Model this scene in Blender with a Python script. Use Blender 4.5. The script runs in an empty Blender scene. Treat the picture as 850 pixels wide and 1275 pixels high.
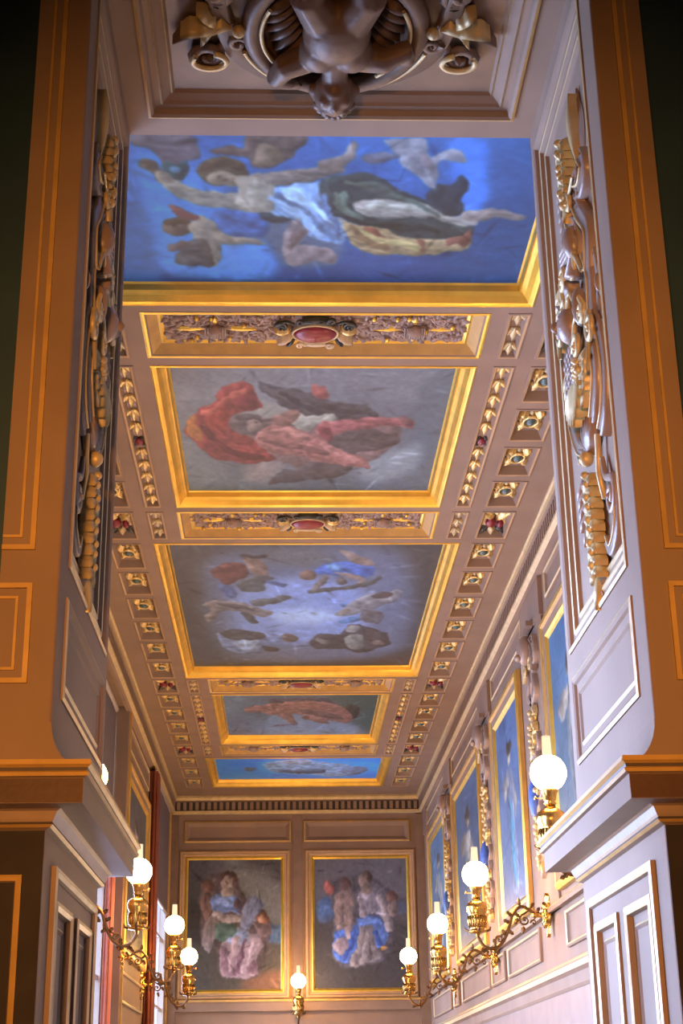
import bpy, bmesh, math, random, json
import numpy as np
from mathutils import Vector, Matrix
PI = math.pi
random.seed(7)
RNG = np.random.default_rng(11)
SC = bpy.context.scene
COL = SC.collection

# ------------------------------------------------------------------ camera
def setup_camera():
    p, yaw, roll = [math.radians(a) for a in (21.1733, 2.3095, -0.90106)]
    d = Vector((math.sin(yaw) * math.cos(p), math.cos(yaw) * math.cos(p), math.sin(p)))
    r = Vector((math.cos(yaw), -math.sin(yaw), 0))
    u = r.cross(d)
    r2 = r * math.cos(roll) + u * math.sin(roll)
    u2 = -r * math.sin(roll) + u * math.cos(roll)
    cd = bpy.data.cameras.new('camera')
    cd.sensor_fit = 'VERTICAL'; cd.sensor_height = 36.0; cd.sensor_width = 24.0
    cd.lens = 1881.42 / 1275 * 36.0
    cd.clip_start = 0.05; cd.clip_end = 200
    c = bpy.data.objects.new('camera', cd)
    m = Matrix((r2, u2, -d)).transposed().to_4x4()
    m.translation = Vector((-0.1736, 0, 1.6))
    c.matrix_world = m
    COL.objects.link(c)
    SC.camera = c
setup_camera()

# ------------------------------------------------------------------ world, lights, exposure
SC.view_settings.view_transform = 'Standard'
SC.view_settings.look = 'None'
SC.view_settings.gamma = 1.0
SC.view_settings.use_curve_mapping = False
SC.view_settings.exposure = 0.2
W = bpy.data.worlds.new('sky'); SC.world = W
W.use_nodes = True
def sky_nodes():
    nt = W.node_tree; bg = nt.nodes['Background']
    tc = nt.nodes.new('ShaderNodeTexCoord'); sx = nt.nodes.new('ShaderNodeSeparateXYZ'); cr = nt.nodes.new('ShaderNodeValToRGB')
    nt.links.new(tc.outputs['Generated'], sx.inputs[0]); nt.links.new(sx.outputs['Z'], cr.inputs[0])
    e = cr.color_ramp.elements
    e[0].position = 0.0; e[0].color = (0.05, 0.047, 0.042, 1)        # ground and houses across the way
    e[1].position = 0.04; e[1].color = (0.70, 0.80, 1.0, 1)
    n = e.new(1.0); n.color = (0.42, 0.60, 1.0, 1)
    nt.links.new(cr.outputs[0], bg.inputs[0]); bg.inputs[1].default_value = 5.0
sky_nodes()
DAY = (0.45, 0.59, 1.0)
WARM = (1.0, 0.40, 0.10)
# left-wall windows: (y0, y1); daylight enters below the blinds
WINDOWS = [(5.25, 7.55), (8.75, 10.7), (12.1, 15.28), (18.75, 21.1)]
SILL, BLIND, HEAD = 0.9, 3.95, 5.38
def area(name, loc, sx, sy, power, color, rot):
    l = bpy.data.lights.new(name, 'AREA'); l.shape = 'RECTANGLE'; l.size = sx; l.size_y = sy
    l.energy = power; l.color = color
    o = bpy.data.objects.new(name, l); o.location = loc; o.rotation_euler = rot; COL.objects.link(o)
    return o
DAYP = [370, 250, 250, 230]
for i, (y0, y1) in enumerate(WINDOWS):
    l = area('daylight', (-2.12, (y0 + y1) / 2, (SILL + BLIND) / 2), BLIND - SILL, y1 - y0, DAYP[i], DAY, (0, -math.radians(83), -math.radians(24)))
    l.data.spread = math.radians(140)          # sky light comes in slanting downwards
def point(name, loc, power, color, r=0.1):
    l = bpy.data.lights.new(name, 'POINT'); l.energy = power; l.color = color; l.shadow_soft_size = r
    o = bpy.data.objects.new(name, l); o.location = loc; COL.objects.link(o)
# unseen warm spot added behind the camera; its soft cone dims the upper piers
def added_spot(loc, aim, power, size, blend):
    l = bpy.data.lights.new('near_room_fill', 'SPOT'); l.energy = power; l.color = WARM; l.shadow_soft_size = 0.2
    l.spot_size = math.radians(size); l.spot_blend = blend
    o = bpy.data.objects.new('near_room_fill', l); o.location = loc
    o.rotation_euler = (Vector(aim) - Vector(loc)).to_track_quat('-Z', 'Y').to_euler(); COL.objects.link(o)
added_spot((-0.55, -1.3, 2.15), (0.0, 3.66, 2.55), 1000, 54, 1.0)
# unseen warm fill lights added low down the middle, to light the ceiling
for y, pw in ((8.6, 82), (12.2, 92), (15.8, 70), (18.9, 56)):
    point('ceiling_fill', (0, y, 1.25), pw, (1.0, 0.70, 0.44), 0.25)
LAMP_STRENGTH = 90.0

# ------------------------------------------------------------------ materials
def lin(c):
    return tuple(((v / 255) / 12.92 if v / 255 <= 0.04045 else ((v / 255 + 0.055) / 1.055) ** 2.4) for v in c)
MATS = {}
def mat(name, base, rough=0.5, metal=0.0, var=0.12, scale=6.0, bump=0.0, bscale=60.0, spec=0.5, stretch=None):
    if name in MATS: return MATS[name]
    m = bpy.data.materials.new(name); m.use_nodes = True
    nt = m.node_tree; b = nt.nodes['Principled BSDF']
    b.inputs['Roughness'].default_value = rough; b.inputs['Metallic'].default_value = metal
    b.inputs['Specular IOR Level'].default_value = spec
    tc = nt.nodes.new('ShaderNodeTexCoord'); mp = nt.nodes.new('ShaderNodeMapping')
    nt.links.new(tc.outputs['Object'], mp.inputs['Vector'])
    if stretch: mp.inputs['Scale'].default_value = stretch
    n = nt.nodes.new('ShaderNodeTexNoise'); n.inputs['Scale'].default_value = scale; n.inputs['Detail'].default_value = 6
    nt.links.new(mp.outputs[0], n.inputs['Vector'])
    cr = nt.nodes.new('ShaderNodeValToRGB')
    cr.color_ramp.elements[0].position = 0.3; cr.color_ramp.elements[1].position = 0.72
    cr.color_ramp.elements[0].color = tuple(v * (1 - var) for v in base) + (1,)
    cr.color_ramp.elements[1].color = tuple(min(1, v * (1 + var)) for v in base) + (1,)
    nt.links.new(n.outputs['Fac'], cr.inputs[0]); nt.links.new(cr.outputs[0], b.inputs['Base Color'])
    if bump:
        n2 = nt.nodes.new('ShaderNodeTexNoise'); n2.inputs['Scale'].default_value = bscale; n2.inputs['Detail'].default_value = 4
        nt.links.new(mp.outputs[0], n2.inputs['Vector'])
        bp = nt.nodes.new('ShaderNodeBump'); bp.inputs['Strength'].default_value = bump; bp.inputs['Distance'].default_value = 0.01
        nt.links.new(n2.outputs['Fac'], bp.inputs['Height']); nt.links.new(bp.outputs[0], b.inputs['Normal'])
    MATS[name] = m
    return m
def build_materials():
    mat('paint', (0.275, 0.20, 0.152), 0.62, 0, 0.10, 3.0, 0.08, 90, 0.12)
    mat('gilt', (0.80, 0.54, 0.095), 0.36, 0.75, 0.14, 7.0, 0.12, 40)
    mat('gilt_pale', (0.56, 0.45, 0.235), 0.42, 0.2, 0.15, 12.0, 0.1, 60)
    mat('gilt_bright', (0.80, 0.60, 0.24), 0.35, 0.5, 0.25, 25.0, 0.15, 60)
    mat('carving', (0.30, 0.225, 0.18), 0.32, 0, 0.15, 8.0, 0.1, 50)
    mat('walnut', (0.15, 0.098, 0.07), 0.45, 0, 0.25, 9.0, 0.15, 50, 0.35)
    mat('wood_brown', (0.20, 0.135, 0.10), 0.4, 0, 0.15, 6.0, 0.1, 60)
    mat('slate', (0.022, 0.06, 0.10), 0.6, 0, 0.12, 5.0)
    mat('dark', (0.055, 0.04, 0.035), 0.6, 0, 0.2, 9.0)
    mat('front_shade', (0.026, 0.022, 0.026), 0.6, 0, 0.2, 9.0, 0, 60, 0.15)
    mat('tan_frame', (0.46, 0.30, 0.15), 0.5, 0, 0.12, 8.0, 0.1, 60, 0.3)
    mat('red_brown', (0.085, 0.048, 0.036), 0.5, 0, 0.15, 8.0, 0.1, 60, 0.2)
    mat('curtain_sunlit', lin((190, 116, 104)), 0.8, 0, 0.12, 4.0, 0.2, 150)  # lighter copy of the red curtain cloth, sunlight put into its colour
    mat('mauve', (0.30, 0.215, 0.18), 0.5, 0, 0.25, 30.0, 0.2, 80)
    mat('crimson', lin((128, 26, 44)), 0.35, 0, 0.12, 20.0)
    mat('teal', lin((78, 100, 98)), 0.35, 0, 0.2, 30.0)
    mat('black_green', lin((40, 44, 38)), 0.45, 0, 0.2, 30.0)
    mat('cream', lin((205, 185, 150)), 0.45, 0, 0.12, 30.0)
    mat('brass', (0.60, 0.36, 0.10), 0.26, 1.0, 0.1, 20.0, 0.05, 90)
    mat('bronze', (0.20, 0.115, 0.05), 0.34, 1.0, 0.25, 40.0, 0.15, 90)
    mat('curtain_red', lin((116, 56, 34)), 0.8, 0, 0.15, 4.0, 0.2, 150)
    mat('blind_cloth', lin((104, 98, 106)), 0.85, 0, 0.05, 10.0, 0.1, 200)
    mat('window_paint', lin((205, 200, 200)), 0.45, 0, 0.05, 5.0)
    mat('parquet', (0.24, 0.12, 0.055), 0.35, 0, 0.3, 5.0, 0.1, 40, 0.5, (1, 6, 1))
    mat('gold_ground', (0.50, 0.32, 0.10), 0.55, 0.12, 0.15, 9.0, 0.1, 60)
    mat('lapis', lin((70, 105, 190)), 0.4, 0, 0.15, 20)
    # canvas: colours painted on the mesh
    m = bpy.data.materials.new('canvas'); m.use_nodes = True; nt = m.node_tree; b = nt.nodes['Principled BSDF']
    at = nt.nodes.new('ShaderNodeAttribute'); at.attribute_name = 'paint'
    n = nt.nodes.new('ShaderNodeTexNoise'); n.inputs['Scale'].default_value = 45; n.inputs['Detail'].default_value = 5
    tc = nt.nodes.new('ShaderNodeTexCoord'); nt.links.new(tc.outputs['Object'], n.inputs['Vector'])
    mx = nt.nodes.new('ShaderNodeMix'); mx.data_type = 'RGBA'; mx.blend_type = 'OVERLAY'; mx.inputs[0].default_value = 0.25
    nt.links.new(at.outputs['Color'], mx.inputs[6]); nt.links.new(n.outputs['Color'], mx.inputs[7])
    hs = nt.nodes.new('ShaderNodeHueSaturation'); hs.inputs['Saturation'].default_value = 0.95; hs.inputs['Value'].default_value = 1.15
    nt.links.new(at.outputs['Color'], hs.inputs['Color']); nt.links.new(hs.outputs[0], b.inputs['Base Color'])
    bp = nt.nodes.new('ShaderNodeBump'); bp.inputs['Strength'].default_value = 0.12; bp.inputs['Distance'].default_value = 0.004
    nt.links.new(n.outputs['Fac'], bp.inputs['Height']); nt.links.new(bp.outputs[0], b.inputs['Normal'])
    b.inputs['Roughness'].default_value = 0.5; b.inputs['Specular IOR Level'].default_value = 0.25
    MATS['canvas'] = m
    # milk-glass globe, lit
    m = bpy.data.materials.new('lit_globe'); m.use_nodes = True; b = m.node_tree.nodes['Principled BSDF']
    b.inputs['Base Color'].default_value = (0.95, 0.92, 0.86, 1); b.inputs['Roughness'].default_value = 0.3
    b.inputs['Emission Color'].default_value = (1.0, 0.50, 0.15, 1); b.inputs['Emission Strength'].default_value = LAMP_STRENGTH
    MATS['lit_globe'] = m
    m = bpy.data.materials.new('lit_chimney'); m.use_nodes = True; nt = m.node_tree; nt.nodes.clear()     # glass chimney aglow above the flame
    o = nt.nodes.new('ShaderNodeOutputMaterial'); t = nt.nodes.new('ShaderNodeBsdfTransparent'); e = nt.nodes.new('ShaderNodeEmission'); mx = nt.nodes.new('ShaderNodeMixShader')
    e.inputs[0].default_value = (1.0, 0.72, 0.45, 1); e.inputs[1].default_value = 1.3; mx.inputs[0].default_value = 0.42
    nt.links.new(t.outputs[0], mx.inputs[1]); nt.links.new(e.outputs[0], mx.inputs[2]); nt.links.new(mx.outputs[0], o.inputs[0]); MATS['lit_chimney'] = m
    for nm, tint, mixf in (('clear_glass', (1, 0.98, 0.95), 0.12), ('window_glass', (0.97, 0.99, 1.0), 0.08)):
        m = bpy.data.materials.new(nm); m.use_nodes = True; nt = m.node_tree; nt.nodes.clear()
        o = nt.nodes.new('ShaderNodeOutputMaterial'); t = nt.nodes.new('ShaderNodeBsdfTransparent'); g = nt.nodes.new('ShaderNodeBsdfGlossy')
        t.inputs[0].default_value = tint + (1,); g.inputs['Roughness'].default_value = 0.05
        mx = nt.nodes.new('ShaderNodeMixShader'); lw = nt.nodes.new('ShaderNodeLayerWeight'); lw.inputs['Blend'].default_value = mixf
        nt.links.new(lw.outputs['Facing'], mx.inputs[0]); nt.links.new(t.outputs[0], mx.inputs[1]); nt.links.new(g.outputs[0], mx.inputs[2])
        nt.links.new(mx.outputs[0], o.inputs[0]); MATS[nm] = m
build_materials()

# ------------------------------------------------------------------ mesh helpers
class MB:
    """collects faces in a local (a, b, h) frame; build() makes ONE mesh object"""
    def __init__(s, T=None):
        s.v = []; s.f = []; s.m = []; s.T = T or (lambda a, b, h: (a, b, h)); s.mats = []; s.sm = []
    def mi(s, name):
        if name not in s.mats: s.mats.append(name)
        return s.mats.index(name)
    def vert(s, a, b, h): s.v.append(s.T(a, b, h)); return len(s.v) - 1
    def face(s, ids, m, smooth=False): s.f.append(tuple(ids)); s.m.append(s.mi(m)); s.sm.append(smooth)
    def box(s, a0, a1, b0, b1, h0, h1, m):
        i = [s.vert(a, b, h) for h in (h0, h1) for b in (b0, b1) for a in (a0, a1)]
        for q in ((0, 1, 3, 2), (4, 6, 7, 5), (0, 4, 5, 1), (2, 3, 7, 6), (0, 2, 6, 4), (1, 5, 7, 3)): s.face([i[k] for k in q], m)
    def quad(s, pts, m): s.face([s.vert(*p) for p in pts], m)
    def grid(s, rows, m, closed=False, smooth=True):
        """rows: list of lists of (a,b,h)"""
        ids = [[s.vert(*p) for p in r] for r in rows]
        for i in range(len(ids) - 1):
            n = len(ids[i])
            for j in range(n if closed else n - 1):
                s.face((ids[i][j], ids[i][(j + 1) % n], ids[i + 1][(j + 1) % n], ids[i + 1][j]), m if isinstance(m, str) else m[i], smooth)
        return ids
    def rectframe(s, a0, a1, b0, b1, prof, mats, back=None):
        """prof: (inset, h) points from the outer edge inwards; mats: one per segment"""
        rings = []
        for o, h in prof:
            rings.append([s.vert(a0 + o, b0 + o, h), s.vert(a1 - o, b0 + o, h), s.vert(a1 - o, b1 - o, h), s.vert(a0 + o, b1 - o, h)])
        for i in range(len(rings) - 1):
            for j in range(4):
                s.face((rings[i][j], rings[i][(j + 1) % 4], rings[i + 1][(j + 1) % 4], rings[i + 1][j]), mats if isinstance(mats, str) else mats[i])
        if back: s.face(rings[-1], back)
    def frameside(s, k, a0, a1, b0, b1, prof, mats):
        """one mitred side of the frame"""
        def c(o, j): return ((a0 + o, b0 + o), (a1 - o, b0 + o), (a1 - o, b1 - o), (a0 + o, b1 - o))[j % 4]
        rows = [[c(o, k) + (h,), c(o, k + 1) + (h,)] for o, h in prof]
        for i in range(len(rows) - 1):
            ids = [s.vert(*p) for p in (rows[i][0], rows[i][1], rows[i + 1][1], rows[i + 1][0])]
            s.face(ids, mats if isinstance(mats, str) else mats[i])
    def tube(s, pts, rad, m, seg=7, flat=1.0, caps=True):
        P = [Vector(p) for p in pts]; n = len(P)
        rad = rad if isinstance(rad, (list, tuple)) else [rad] * n
        rows = []
        for i in range(n):
            t = (P[min(i + 1, n - 1)] - P[max(i - 1, 0)]).normalized()
            up = Vector((0, 0, 1)) if abs(t.z) < 0.9 else Vector((1, 0, 0))
            x = t.cross(up).normalized(); y = x.cross(t).normalized()
            rows.append([tuple(P[i] + x * (math.cos(2 * PI * k / seg) * rad[i]) + y * (math.sin(2 * PI * k / seg) * rad[i] * flat)) for k in range(seg)])
        ids = s.grid(rows, m, True)
        if caps:
            s.face(ids[0], m, True); s.face(ids[-1], m, True)
    def ellipsoid(s, c, r, m, nu=10, nv=7, rot=0.0):
        cr, sr = math.cos(rot), math.sin(rot)
        rows = []
        for i in range(nv + 1):
            th = PI * i / nv; rr = max(math.sin(th), 0.02); z = math.cos(th)
            row = []
            for k in range(nu):
                x = rr * math.cos(2 * PI * k / nu) * r[0]; y = rr * math.sin(2 * PI * k / nu) * r[1]
                row.append((c[0] + x * cr - y * sr, c[1] + x * sr + y * cr, c[2] + z * r[2]))
            rows.append(row)
        ids = s.grid(rows, m, True)
        s.face(ids[0], m, True); s.face(ids[-1], m, True)
    def lathe(s, c, prof, m, seg=16):
        """prof: (radius, height) about the third axis through c"""
        rows = [[(c[0] + max(r, 0.0005) * math.cos(2 * PI * k / seg), c[1] + max(r, 0.0005) * math.sin(2 * PI * k / seg), c[2] + z) for k in range(seg)] for r, z in prof]
        ids = s.grid(rows, m, True)
        s.face(ids[0], m); s.face(ids[-1], m)
    def leaf(s, base, ang, L, Wd, m, h0=0.0, rise=0.02, lobes=3, curl=0.02, bend=0.0, nt=11):
        """acanthus-like leaf with lobed edge, mid rib and a tip that curls out"""
        rows = []
        a, b = base; d = ang
        st = L / (nt - 1)
        for i in range(nt):
            t = i / (nt - 1)
            w = Wd * 0.5 * (math.sin(PI * min(1, 0.06 + t * 0.97)) ** 0.75) * (1 + 0.30 * math.cos(2 * PI * lobes * t + PI))
            hh = h0 + rise * math.sin(PI * min(1, t * 0.9 + 0.1)) + curl * t * t
            px, py = -math.sin(d), math.cos(d)
            rows.append([(a + px * w * k, b + py * w * k, hh * (1 - 0.85 * abs(k)) + (0.35 * rise if abs(abs(k) - 0.45) < 0.1 else 0)) for k in (-1, -0.45, 0, 0.45, 1)])
            a += math.cos(d) * st; b += math.sin(d) * st; d += bend / (nt - 1)
        s.grid(rows, m)
    def scroll(s, c, R, ang, turns, m, r=0.012, h=0.015, d=1, tail=None, seg=6, flat=0.8):
        """spiral volute; an optional tail path leads into its outer end"""
        n = max(8, int(turns * 12))
        pts = []; rad = []
        for i in range(n + 1):
            t = i / n; rr = R * (1 - 0.80 * t); a = ang + d * turns * 2 * PI * t
            pts.append((c[0] + rr * math.cos(a), c[1] + rr * math.sin(a), h + 0.4 * r * t)); rad.append(r * (1 - 0.35 * t))
        if tail:
            tl = smooth_path(list(tail) + [pts[0][:2]], 6)[:-1]
            pts = [(p[0], p[1], h) for p in tl] + pts
            rad = [r * (0.55 + 0.45 * i / max(1, len(tl))) for i in range(len(tl))] + rad
        s.tube(pts, rad, m, seg, flat)
        s.ellipsoid(c[:2] + (h + 0.3 * r,), (R * 0.22, R * 0.22, r), m, 8, 5)
    def strap(s, path, w, th, m, h=0.01, gilt=None, n=6):
        """raised ribbon along a path, with optional gilded edge bead"""
        P = smooth_path(path, n); N = len(P); rows = []; e1 = []; e2 = []
        for i in range(N):
            q0 = P[max(0, i - 1)]; q1 = P[min(N - 1, i + 1)]
            dx, dy = q1[0] - q0[0], q1[1] - q0[1]; l = math.hypot(dx, dy) or 1
            nx, ny = -dy / l, dx / l; ww = w / 2
            rows.append([(P[i][0] + nx * ww * k, P[i][1] + ny * ww * k, h + th * g) for k, g in ((-1, -0.9), (-0.95, 0.6), (-0.7, 1), (0, 0.55), (0.7, 1), (0.95, 0.6), (1, -0.9))])
            e1.append((P[i][0] + nx * ww * 0.85, P[i][1] + ny * ww * 0.85, h + th)); e2.append((P[i][0] - nx * ww * 0.85, P[i][1] - ny * ww * 0.85, h + th))
        s.grid(rows, m)
        if gilt:
            s.tube(e1, w * 0.10, gilt, 5); 
    def build(s, name, parent=None, loc=None, smooth=True):
        me = bpy.data.meshes.new(name)
        me.from_pydata(s.v, [], s.f)
        for n in s.mats: me.materials.append(MATS[n])
        me.polygons.foreach_set('material_index', s.m)
        me.polygons.foreach_set('use_smooth', s.sm)
        me.update()
        o = bpy.data.objects.new(name, me); COL.objects.link(o)
        if parent: o.parent = parent
        if loc: o.location = loc
        return o
def smooth_path(P, n=6):
    if len(P) < 3: return [tuple(p) for p in P]
    out = []
    for i in range(len(P) - 1):
        p0 = P[max(0, i - 1)]; p1 = P[i]; p2 = P[i + 1]; p3 = P[min(len(P) - 1, i + 2)]
        for k in range(n):
            t = k / n
            out.append(tuple(0.5 * (2 * p1[j] + (p2[j] - p0[j]) * t + (2 * p0[j] - 5 * p1[j] + 4 * p2[j] - p3[j]) * t * t + (3 * p1[j] - p0[j] - 3 * p2[j] + p3[j]) * t ** 3) for j in range(len(p1))))
    out.append(tuple(P[-1]))
    return out
def Tceil(z): return lambda a, b, h: (a, b, z - h)
def Tright(X): return lambda a, b, h: (X - h, a, b)
def Tleft(X): return lambda a, b, h: (X + h, a, b)
def Tfar(Y): return lambda a, b, h: (a, Y - h, b)
def empty(name, loc=(0, 0, 0), rz=0.0):
    o = bpy.data.objects.new(name, None); o.location = loc; o.rotation_euler = (0, 0, rz); o.empty_display_size = 0.1
    COL.objects.link(o); return o
def tag(o, label=None, cat=None, group=None, kind=None):
    if label: o['label'] = label
    if cat: o['category'] = cat
    if group: o['group'] = group
    if kind: o['kind'] = kind
    return o
def struct(o, label=None): return tag(o, label, None, None, 'structure')
def inst(src, name, parent, loc=(0, 0, 0), rot=(0, 0, 0), scale=(1, 1, 1)):
    o = bpy.data.objects.new(name, src); COL.objects.link(o)
    if parent: o.parent = parent
    o.location = loc; o.rotation_euler = rot; o.scale = scale
    return o

# ------------------------------------------------------------------ layout
ZC = 5.6                       # rib plane of the ceiling
XW, YP, YE = 1.80, 4.736, 21.5 # side walls, back of the partition, far wall
PAINT = [('p1', 5.0, 7.229, 1.182), ('p2', 7.949, 10.218, 0.960), ('p3', 10.986, 14.968, 1.187), ('p4', 15.67, 18.084, 0.949), ('p5', 18.89, 20.78, 1.175)]
BANDS = [(7.305, 7.848), (10.31, 10.886), (15.045, 15.586), (18.16, 18.72)]
ROWS = []                      # small coffers: (y0, y1, red?)
def rows(y0, y1, n, gap=0.097):
    p = (y1 + gap - y0) / n
    for i in range(n): ROWS.append((y0 + i * p, y0 + (i + 1) * p - gap, False))
rows(5.0, 7.229, 4); ROWS.append(BANDS[0] + (True,)); rows(7.949, 10.218, 4); ROWS.append(BANDS[1] + (True,))
rows(10.986, 14.968, 6); ROWS.append(BANDS[2] + (True,)); rows(15.67, 18.084, 4); ROWS.append(BANDS[3] + (True,)); rows(18.84, 20.80, 3)
CX0, CX1 = 1.278, 1.532
SX0, SX1 = 1.056, 1.188

# ------------------------------------------------------------------ floor, outer walls, near room
def shell():
    m = MB(); m.box(-2.6, 2.6, -3.2, 22, -0.1, 0, 'parquet'); struct(m.build('floor'))
    m = MB(); m.box(XW, XW + 0.25, YP, YE + 0.3, 0, 5.95, 'paint'); wr = struct(m.build('wall_right'))
    m = MB(); x0, x1 = -XW - 0.25, -XW
    ys = [YP] + [v for w in WINDOWS for v in w] + [YE + 0.3]
    for i in range(0, len(ys), 2): m.box(x0, x1, ys[i], ys[i + 1], 0, 5.95, 'paint')
    for y0, y1 in WINDOWS:
        m.box(x0, x1, y0, y1, 0, SILL, 'paint'); m.box(x0, x1, y0, y1, HEAD, 5.95, 'paint')
    wl = struct(m.build('wall_left'))
    m = MB(); m.box(-XW - 0.25, XW + 0.25, YE, YE + 0.25, 0, 5.95, 'paint'); wf = struct(m.build('wall_far'))
    # partition beside the piers, and the near room
    m = MB()
    for s in (-1, 1): m.box(min(s * 0.90, s * 2.6), max(s * 0.90, s * 2.6), 3.9, YP - 0.01, 0, 5.95, 'slate')
    m.box(-0.9, 0.9, 3.7, YP - 0.012, 5.05, 5.95, 'paint')
    struct(m.build('wall_partition'))
    m = MB()
    m.box(-2.7, -2.6, -3.2, 3.95, 0, 5.95, 'wood_brown'); m.box(2.6, 2.7, -3.2, 3.95, 0, 5.95, 'wood_brown'); m.box(-2.7, 2.7, -3.3, -3.2, 0, 5.95, 'wood_brown')
    struct(m.build('wall_near'))
    m = MB(); m.box(-2.7, 2.7, -3.3, 3.95, 5.7, 5.95, 'paint'); struct(m.build('ceiling_near'))
    return wl, wr, wf
WL, WR, WF = shell()

# ------------------------------------------------------------------ ceiling
GOLD = 'gilt'
def coffer_prof(d, ins):
    return [(0, 0), (0.0, 0.004), (0.010, 0.007), (0.022, 0.004), (0.026, 0.0), (0.026 + ins, -d)], ['paint', 'paint', 'tan_frame', 'paint', 'paint']
def ceiling():
    rec = [(-hw, hw, y0, y1) for _, y0, y1, hw in PAINT] + [(-0.963, 0.963, y0, y1) for y0, y1 in BANDS]
    for s in (-1, 1):
        for y0, y1, _ in ROWS: rec.append((min(s * CX0, s * CX1), max(s * CX0, s * CX1), y0, y1))
        for y0, y1 in BANDS + [PAINT[1][1:3], PAINT[3][1:3]]: rec.append((min(s * SX0, s * SX1), max(s * SX0, s * SX1), y0, y1))
    xs = sorted({-XW, XW} | {r[0] for r in rec} | {r[1] for r in rec}); ys = sorted({YP - 0.05, YE} | {r[2] for r in rec} | {r[3] for r in rec})
    m = MB(Tceil(ZC))
    for j in range(len(ys) - 1):
        run = None
        for i in range(len(xs) - 1):
            cx, cy = (xs[i] + xs[i + 1]) / 2, (ys[j] + ys[j + 1]) / 2
            hole = any(r[0] < cx < r[1] and r[2] < cy < r[3] for r in rec)
            if hole:
                if run is not None: m.quad([(run, ys[j], 0), (xs[i], ys[j], 0), (xs[i], ys[j + 1], 0), (run, ys[j + 1], 0)], 'paint'); run = None
            elif run is None: run = xs[i]
        if run is not None: m.quad([(run, ys[j], 0), (xs[-1], ys[j], 0), (xs[-1], ys[j + 1], 0), (run, ys[j + 1], 0)], 'paint')
    m.box(-XW - 0.25, XW + 0.25, YP - 0.05, YE + 0.25, -0.36, -0.26, 'paint')
    ce = struct(m.build('ceiling'))
    # rosettes: shared meshes, made once and copied
    def rosette_mesh():
        m = MB(Tceil(0))
        for k in range(4):
            a = PI / 4 + k * PI / 2
            m.leaf((0.05 * math.cos(a), 0.05 * math.sin(a)), a, 0.085, 0.085, 'gilt_bright', 0.02, 0.02, 2, 0.02)
            a2 = k * PI / 2
            m.leaf((0.055 * math.cos(a2), 0.055 * math.sin(a2)), a2, 0.05, 0.05, 'gilt_pale', 0.012, 0.012, 1, 0.0)
            m.ellipsoid((0.105 * math.cos(a), 0.105 * math.sin(a), 0.02), (0.022, 0.022, 0.018), 'cream', 7, 5)
            m.leaf((0.09 * math.cos(a + 0.5), 0.09 * math.sin(a + 0.5)), a + 0.3, 0.05, 0.03, 'dark', 0.006, 0.006, 1, 0)
        t = [(0.062 * math.cos(q), 0.062 * math.sin(q), 0.028) for q in np.linspace(0, 2 * PI, 17)]
        m.tube(t, 0.012, 'gilt_bright', 6, caps=False)
        o = m.build('rosette'); me = o.data; bpy.data.objects.remove(o); return me
    def boss_mesh(mt, n=1):
        m = MB(Tceil(0)); m.ellipsoid((0, 0, 0.02), (0.055, 0.062, 0.032), mt, 14, 8)
        o = m.build('boss'); me = o.data; bpy.data.objects.remove(o); return me
    def heraldic_mesh():
        m = MB(Tceil(0))
        for sx in (-1, 1):
            m.leaf((sx * 0.05, 0.10), PI / 2 - sx * 0.6, 0.13, 0.10, 'black_green', 0.02, 0.02, 2, 0.02)
            m.leaf((sx * 0.02, -0.02), -PI / 2 + sx * 0.6, 0.20, 0.09, 'gilt_bright', 0.02, 0.02, 3, 0.02)
            m.leaf((sx * 0.05, 0.03), (0 if sx > 0 else PI), 0.07, 0.15, 'cream', 0.02, 0.015, 2, 0.0)
            m.scroll((sx * 0.085, -0.13), 0.03, 0, 1.2, 'gilt_bright', 0.010, 0.02, sx)
            m.scroll((sx * 0.08, 0.17), 0.03, 0, 1.2, 'black_green', 0.010, 0.02, -sx)
        m.leaf((0, -0.12), -PI / 2, 0.11, 0.07, 'gilt_bright', 0.02, 0.02, 2, 0.02); m.leaf((0, 0.12), PI / 2, 0.10, 0.08, 'gilt_pale', 0.02, 0.02, 2, 0.02)
        o = m.build('rosette'); me = o.data; bpy.data.objects.remove(o); return me
    ROS, BOSS, RBOSS, HER = rosette_mesh(), boss_mesh('teal'), boss_mesh('crimson'), heraldic_mesh()
    cache = {}
    def coffer_mesh(w, l, d, ins, mb='paint', back='paint'):
        key = (round(w, 3), round(l, 3), d, back)
        if key not in cache:
            m = MB(Tceil(0)); p, mm = coffer_prof(d, ins); m.rectframe(-w / 2, w / 2, -l / 2, l / 2, p, mm, back)
            o = m.build('coffer'); cache[key] = o.data; bpy.data.objects.remove(o)
        return cache[key]
    for s in (-1, 1):
        for y0, y1, red in ROWS:
            w, l = CX1 - CX0, y1 - y0
            c = inst(coffer_mesh(w, l, 0.055, 0.026), 'coffer', ce, (s * (CX0 + CX1) / 2, (y0 + y1) / 2, ZC))
            sc = min(1.0, l / 0.40)
            if red:
                r = inst(HER, 'rosette', c, (0, 0, 0.055), (0, 0, 0), (0.82, 1.15, 1))
                inst(RBOSS, 'boss', c, (-0.028, 0.0, 0.045), (0, 0, 0), (0.75, 1.15, 1)); inst(RBOSS, 'boss', c, (0.045, 0.03, 0.048), (0, 0, 0), (0.5, 0.9, 1))
            else:
                r = inst(ROS, 'rosette', c, (0, 0, 0.055), (0, 0, random.uniform(-0.05, 0.05)), (0.78, 1.10 * sc + 0.1, 1))
                inst(BOSS, 'boss', c, (0, 0, 0.055), (0, 0, 0), (0.62, 0.85, 1))
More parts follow.
